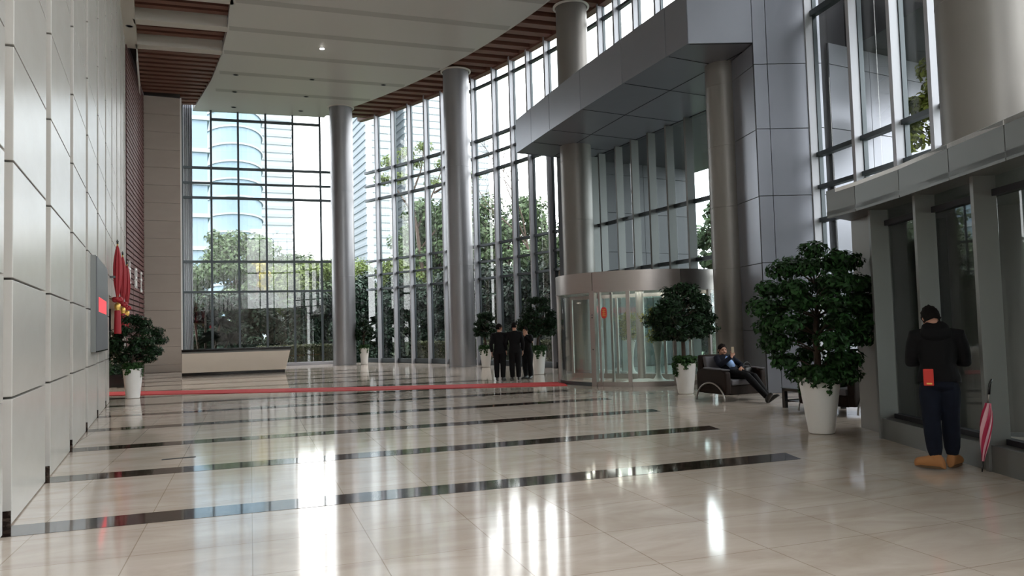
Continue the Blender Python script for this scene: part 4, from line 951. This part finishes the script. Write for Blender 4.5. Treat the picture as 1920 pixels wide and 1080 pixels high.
# umbrella
tip=Vector((7.66,5.33,.01)); topp=Vector((7.815,5.30,.90)); ax=(topp-tip)
t=thing('umbrella','closed red and pink striped umbrella leaning on the vestibule fin','umbrella',tuple(tip))
def ap(f_,off=V(0,0,0)): return ax*f_+off
MB().tube([ap(0),ap(.13)],[.006,.010],8).build('ferrule',K['black'],t,world=False,smooth=True)
q=ax.normalized(); uu_=q.cross(V(0,1,0)).normalized(); vv_=q.cross(uu_)
for s in range(8):
    m_=MB(); rsn=[]
    for i in range(15):
        f_=.12+.66*i/14; r=.011+.040*math.sin(PI*min(1,(i/14)*.80))**1.2*(1 if i<13 else .8)
        tw=i*.14; a0=2*PI*s/8+tw; rsn.append([ap(f_)+(uu_*math.cos(a)+vv_*math.sin(a))*rad for a,rad in ((a0,r*1.12),(a0+.26,r*.98),(a0+.52,r*.96),(a0+.785,r*.86),(a0+.5,r*.3),(a0+.2,r*.3))])
    m_.rings(rsn); m_.build('canopy_gore',K['umb_red' if s%2 else 'umb_pink'],t,world=False,smooth=True,auto=50)
MB().tube([ap(.76),ap(.98)],[.008,.008],8).build('shaft',K['chrome'],t,world=False,smooth=True)
h=MB(); h.tube([ap(.88),ap(1.0),ap(1.05,uu_*-.015),ap(1.07,uu_*-.045),ap(1.04,uu_*-.065)],[.013,.014,.014,.013,.012],8); h.build('handle',K['black'],t,world=False,smooth=True)

# ------------------------------------------------------------------ potted plants
potted((8.56,8.31,0),'largest potted plant, bushy dark green, in a white pot beside the vestibule',2.74,1.85,.80,.29,.175,3,15000,7,m='leaf',ls=.085,trunkz=.08,rz=.6,sag=.3,prof=[.5,.62,.85,1.0,1.02,.95,.70])
potted((10.96,14.63,0),'potted plant in a white pot before the revolving door with ivy hanging down the pot',2.55,1.80,.70,.265,.17,5,8000,6,m='leafd',ls=.085,trunkz=.7,rz=1.0,prof=[.75,.95,1.0,.95,.75,.4])
potted((11.78,23.86,0),'potted plant in a white pot at the left edge of the revolving door',2.68,1.75,.82,.27,.17,8,7500,6,m='leafd',ls=.085,trunkz=.65,rz=2.2,prof=[.75,1.0,1.0,.85,.6,.35])
potted((12.40,30.1,0),'potted plant in a white pot beside the column left of the three men',2.35,1.35,.76,.27,.17,11,5000,5,m='leafd',ls=.085,trunkz=.8,rz=.3)
potted((9.25,38.4,0),'potted plant in a white pot beside the column farthest from the entrance',2.35,1.15,.82,.25,.16,14,4500,5,m='leafd',ls=.09,trunkz=.6,rz=1.3)
potted((-.70,23.45,0),'potted plant with drooping branches in a white pot by the stone wall',2.30,1.75,.80,.26,.17,17,7000,5,m='leafd',ls=.09,trunkz=.5,rz=.9,lopside=(.12,0),sag=.4,prof=[.7,1.0,1.0,.75,.4])
# ------------------------------------------------------------------ outside
G=-.25
tree('round',(5.3,61,G),'round green tree rising above the shrubs left of centre in the far glass wall',11.3,3.4,4.4,'oleaf',12000,40,21,.30)
def T2(kind,loc,lab,sc,rz,cat='tree'): return tree(kind,loc,lab,1,1,1,'oleaf',rz=rz,sc=sc,cat=cat)
T2('round',(9.8,63,G),'small green treetop above the yellow trees, near the middle of the far glass wall',(.75,.75,.86),1.2)
T2('round',(13.2,66,G),'small green treetop at the right end of the far glass wall',(.7,.7,.84),2.4)
T2('round',(0.8,63,G),'green tree at the left edge of the far glass wall beside the limestone block',(.7,.7,.8),3.1)
tree('yellow',(8.6,55,G),'bushy yellow green tree in the middle of the far glass wall',8.0,2.6,3.0,'oleafl',9000,30,31,.24)
T2('yellow',(11.8,56,G),'bushy yellow green tree at the right of the far glass wall beside the column',(1,1,1.05),1.0)
T2('yellow',(16.5,56,G),'bushy yellow green tree seen just right of the farthest column',(1,1,1.05),2.0)
tree('orange',(5.7,52,G),'small yellow leaved tree among green shrubs at the far glass wall',6.8,1.0,1.3,'oleafy',900,12,33,.26)
tree('big',(20.4,58,G),'large dark green tree left of the second column, nearest the tall slender tree',13.2,3.8,5.6,'oleaf',16000,60,41,.34,trunk=.3)
T2('big',(24.2,54,G),'large green tree seen between the second column and the bare tree',(1.02,1,.98),1.4)
T2('big',(27.8,53,G),'large green tree behind the bare tree',(.85,.85,.66),2.8)
T2('big',(22.3,69,G),'large green tree seen at the second column, farther back than its neighbours',(1.0,1.0,1.0),4.0)
# tall slender tree with open crown
t=thing('slender_tree','tall slender tree with a sparse light crown above the dark trees','tree',(17.6,56,G),0,'garden trees beyond the glass')
tr=MB(); tr.tube([(.9,0,0),(.6,0,5),(.1,0,9.5),(-.5,0,13.2)],[.2,.17,.13,.06],10); brs=[((.1,0,9.5),(1.6,.2,12.6),(2.4,.2,14.6)),((-.1,0,10.6),(-1.5,0,12.6),(-2.0,0,14.6)),((0.3,0,8.0),(2.4,0,10.4),(4.2,0,12.6)),((-.3,0,12),(.5,0,14),(.8,0,15.8)),((1.6,.2,12.4),(3.2,0,13.4),(4.6,0,13.8))]
for b in brs: tr.tube(b,[.09,.06,.03],8)
tr.build('trunk',K['bark'],t,world=False,smooth=True)
C=[(-2.0,0,14.6),(-1.2,.2,13.4),(-2.4,0,13.2),(.8,0,15.9),(0,0,14.6),(2.3,0,14.6),(1.5,0,13.2),(4.2,0,12.7),(4.7,0,13.9),(3.2,0,13.9),(2.8,0,11.7),(-.6,0,15.3)]; p,nn=blobs(C,[.85]*12,2600,flat=.6,shell=.1); leafmesh('foliage',p,nn,.26,.5,K['oleafl'],t)
# bare tree
t=thing('bare_tree','leafless tree with thin twisting branches beside the entrance portal','tree',(21.3,42.5,G),0,'garden trees beyond the glass')
tr=MB(); rb=random.Random(4)
def grow(p,d,L_,r,dep):
    q=p+d*L_*.5+V(rb.uniform(-1,1),rb.uniform(-1,1),0)*L_*.08; e=p+d*L_+V(rb.uniform(-1,1),rb.uniform(-1,1),rb.uniform(0,.6))*L_*.12
    tr.tube([p,q,e],[r,r*.8,r*.6],6 if dep>2 else 5,cap=False)
    if dep<=0: return
    for k in range(rb.choice((2,3)) if dep<5 else 3):
        dn=(d+V(rb.uniform(-.8,.8),rb.uniform(-.8,.8),rb.uniform(-.1,.5))).normalized(); grow(e if k else q.lerp(e,.7),dn,L_*rb.uniform(.62,.85),r*.58,dep-1)
grow(V(0,0,0),V(.04,0,1),4.6,.17,6); tr.build('branches',K['bark'],t,world=False,smooth=True)
t=thing('leaning_tree','pale leaning tree trunk outside behind the plant at the revolving door','tree',(15.6,29.6,G),0,'garden trees beyond the glass')
MB().tube([(0,0,0),(.25,.1,2),(.3,.1,4.2),(.6,.2,6.2)],[.22,.17,.13,.08],10).build('trunk',mat('pale_bark',(.28,.21,.17),.85,noise_amt=.3,noise_scale=12),t,world=False,smooth=True)
p,nn=blobs([(.6,.2,6.2),(1.2,.4,5.2),(-.1,.3,5.0),(.9,-.3,6.8),(1.5,.2,6.2)],[.8]*5,1300,shell=.1); leafmesh('foliage',p,nn,.16,.5,K['oleaf'],t)
# tree outside right
t=tree('right',(15.9,11.3,G),'bright yellow green tree seen through the upper glass at the right',8.0,1.05,1.5,'oleafb',3000,26,51,.15,trunk=.08,br=.30)
T2('yellow',(20.5,10.6,G),'yellow green tree outside behind the vestibule glass',(.8,.8,.72),2.2)
T2('round',(19,5.0,G),'green tree outside behind the vestibule glass, right of the man in boots',(.7,.7,.55),3.2)
T2('big',(30,27,G),'green tree beyond the portal glass, seen past the slim column',(.7,.7,.62),1.0)
# dense shrubs
gs='dense dark shrubs outside the glass'
i=0
for x in (1.4,3.6,5.8,8.0,10.2):
    far_=['leftmost','second from the left','third from the left','fourth from the left','fifth from the left'][i]
    shrub((x,far(x)+5.2,G),'dark shrub mass outside the far glass wall, '+far_,3.4,1.8,4.3,'oleafd',9000,.22,gs,key='sh%d'%(i%2),seed=60+i,rz=.3*i); i+=1
j=0
for a_ in (23.5,21,18.6,16.2,13.8,11.4,9.2,7.5):
    p=arc(RG+4.6+.4*(j%2),a_); nm=['beside the far column','second right of the far column','third right of the far column','fourth right of the far column','behind the column left of the three men','just right of the second column','behind the three men','beside the entrance portal'][j]
    shrub((p.x,p.y,G),'tall dark shrubs outside the curved glass, '+nm,3.6,1.8,5.3,'oleafd',10000,.22,gs,key='tall%d'%(j%2),seed=80+j,rz=R(a_-90)); j+=1
j=0
for a_ in (22,17.5,13,8.8):
    p=arc(RG+10,a_); shrub((p.x,p.y,G),'green shrubs behind the dark ones, '+['beyond the far column','halfway between the two columns','beyond the column by the men','beyond the portal end of the curved glass'][j],6.0,2.4,7.4,'oleaf',9000,.30,gs,key='mid',seed=95,rz=R(a_-90)); j+=1
for x,y,nm in ((11.6,45.6,'just right of the farthest column'),(14.2,45.0,'second right of the farthest column'),(12.8,48.4,'farther back to the right of the farthest column'),(16.6,43.6,'third right of the farthest column'),(16.2,48.6,'far back between the two columns, beyond the corner')):
    shrub((x,y,G),'tall dark shrubs outside the corner, '+nm,3.0,1.8,5.0,'oleafd',4200,.24,gs,key='tall%d'%(int(x)%2),seed=80,rz=R(-20))
for x,y,nm in ((15.6,7.6,'left of the man in boots'),(15.2,4.6,'right of the man in boots'),(15.8,2.0,'at the right edge')):
    shrub((x,y,G),'green shrubs outside the vestibule glass, '+nm,3.4,1.4,2.6,'oleafl',5000,.14,gs,key='vest',seed=120,rz=R(70))
for i_,(x,y) in enumerate(((-1,52.5),(4.2,53),(9.2,53.5),(14.5,53))):
    shrub((x,y,G),'green shrubs far behind the dark ones at the far glass, '+['leftmost','second from the left','third from the left','rightmost'][i_],6.0,2.4,7.4,'oleaf',9000,.30,gs,key='mid',sc=(.95,1,.72),rz=.1*i_)
# palm-like plant behind the counter
t=thing('palm_shrub','dark strap leaved palm like shrub outside the far glass behind the counter','shrub',(2.1,43.2,G))
for cx_,cy_,cz in ((0,0,2.9),(.7,.2,2.5),(-.5,.2,2.6),(.4,-.2,1.7),(1.1,0,1.6)):
    MB().tube([(cx_*.4,cy_,0),(cx_,cy_,cz)],[.07,.05],8).build('stem',K['bark'],t,world=False,smooth=True)
    m_=MB()
    for k in range(46):
        a_=rng.uniform(0,2*PI); el=rng.uniform(-.2,1.3); L_=rng.uniform(.6,.95); dh=Vector((math.cos(a_),math.sin(a_),0)); sd=Vector((-math.sin(a_),math.cos(a_),0))*.035
        o0=Vector((cx_,cy_,cz)); p1=o0+dh*L_*.5*math.cos(el)+V(0,0,L_*.5*math.sin(el)); p2=p1+dh*L_*.45+V(0,0,L_*(.25*math.sin(el)-.32))
        m_.add([o0,p1+sd,p2,p1-sd+V(0,0,.01)],[(0,1,2),(0,2,3)])
    m_.build('fronds',K['oleafd'],t,world=False)
trimmed((4.6,far(4.6)+1.6),(9.4,far(9.4)+1.2),.95,'low clipped hedge outside the far glass wall, right of the counter',5200)
pa,pb,pc=arc(RG+1.9,23.5),arc(RG+1.9,15.5),arc(RG+1.9,6.2)
trimmed(pa,pb,.95,'low clipped hedge outside the curved glass between the two columns',7500)
trimmed(pb,pc,.95,'low clipped hedge outside the curved glass behind the three men',7500)
# outer pier and towers
m_=MB()
for k in range(6): m_.box(.98+.09*k,1.04+.09*k,42.3,42.6,G,ZC+1)
m_.box(.95,1.5,42.6,43.0,G,ZC+1); tag(m_.build('outer_pier',K['panel']),'blue grey ribbed metal pier outside at the left end of the far glass','pier')
def tower(x0,x1,y,dy,h,lab,m1,m2,bf=.36,bh=1.5,curve=0,nm='office_tower'):
    t=thing(nm,lab,'tower',((x0+x1)/2,y,G)); w_=(x1-x0)/2
    def outline(g):
        if curve: return [((w_+g)*math.cos(2*PI*k/36),(dy/2+g)*math.sin(2*PI*k/36)) for k in range(36)]
        return [(-w_-g,-dy/2-g),(w_+g,-dy/2-g),(w_+g,dy/2+g),(-w_-g,dy/2+g)]
    MB().prism(outline(0),0,h).build('core',K[m1],t,world=False)
    m_=MB(); z=4
    while z<h: m_.prism(outline(.25),z,z+bh*bf); z+=bh
    m_.build('floor_bands',K[m2],t,world=False); return t
tower(11.5,22.2,160,26,130,'pale grey banded office tower filling the upper far glass','tower','tower2')
t=tower(6,14.6,128,18,120,'blue glass tower with curved white floor lines at the left of the far glass','towerb','tower2',curve=1,bh=2.6,bf=.1)
tower(-.6,4.6,92,8,110,'narrow blue glass tower beside the limestone block','towerb','tower2',bh=3.5,bf=.12)
tower(37.2,42.8,160,20,115,'pale banded tower just right of the farthest column','tower','tower2')
tower(46.5,57.5,165,22,120,'pale banded tower behind the tall slender tree','tower','tower2')
tower(66,80,200,22,52,'hazy low block behind the trees near the second column','tower','tower2')
t=thing('parked_car','pale blue parked car glimpsed low between the shrubs','car',(17.4,50.0,G),R(10))
m_=MB(); secs=[]
for x,z1,w_ in ((-2.2,.75,.6),(-2.1,.95,.82),(-1.2,1.0,.88),(-.7,1.4,.75),(.7,1.42,.75),(1.4,1.0,.88),(2.1,.85,.82),(2.2,.7,.6)): secs.append([(x,-w_,.3),(x,w_,.3),(x,w_,z1*.7),(x,w_*.8,z1),(x,-w_*.8,z1),(x,-w_,z1*.7)])
m_.rings(secs); m_.build('body',K['carblue'],t,world=False,bevel=.05)
for x in (-1.35,1.35):
    for s in (-1,1): MB().tube([(x,s*.75,.32),(x,s*.92,.32)],[.32,.32],20).build('wheel',K['black'],t,world=False)
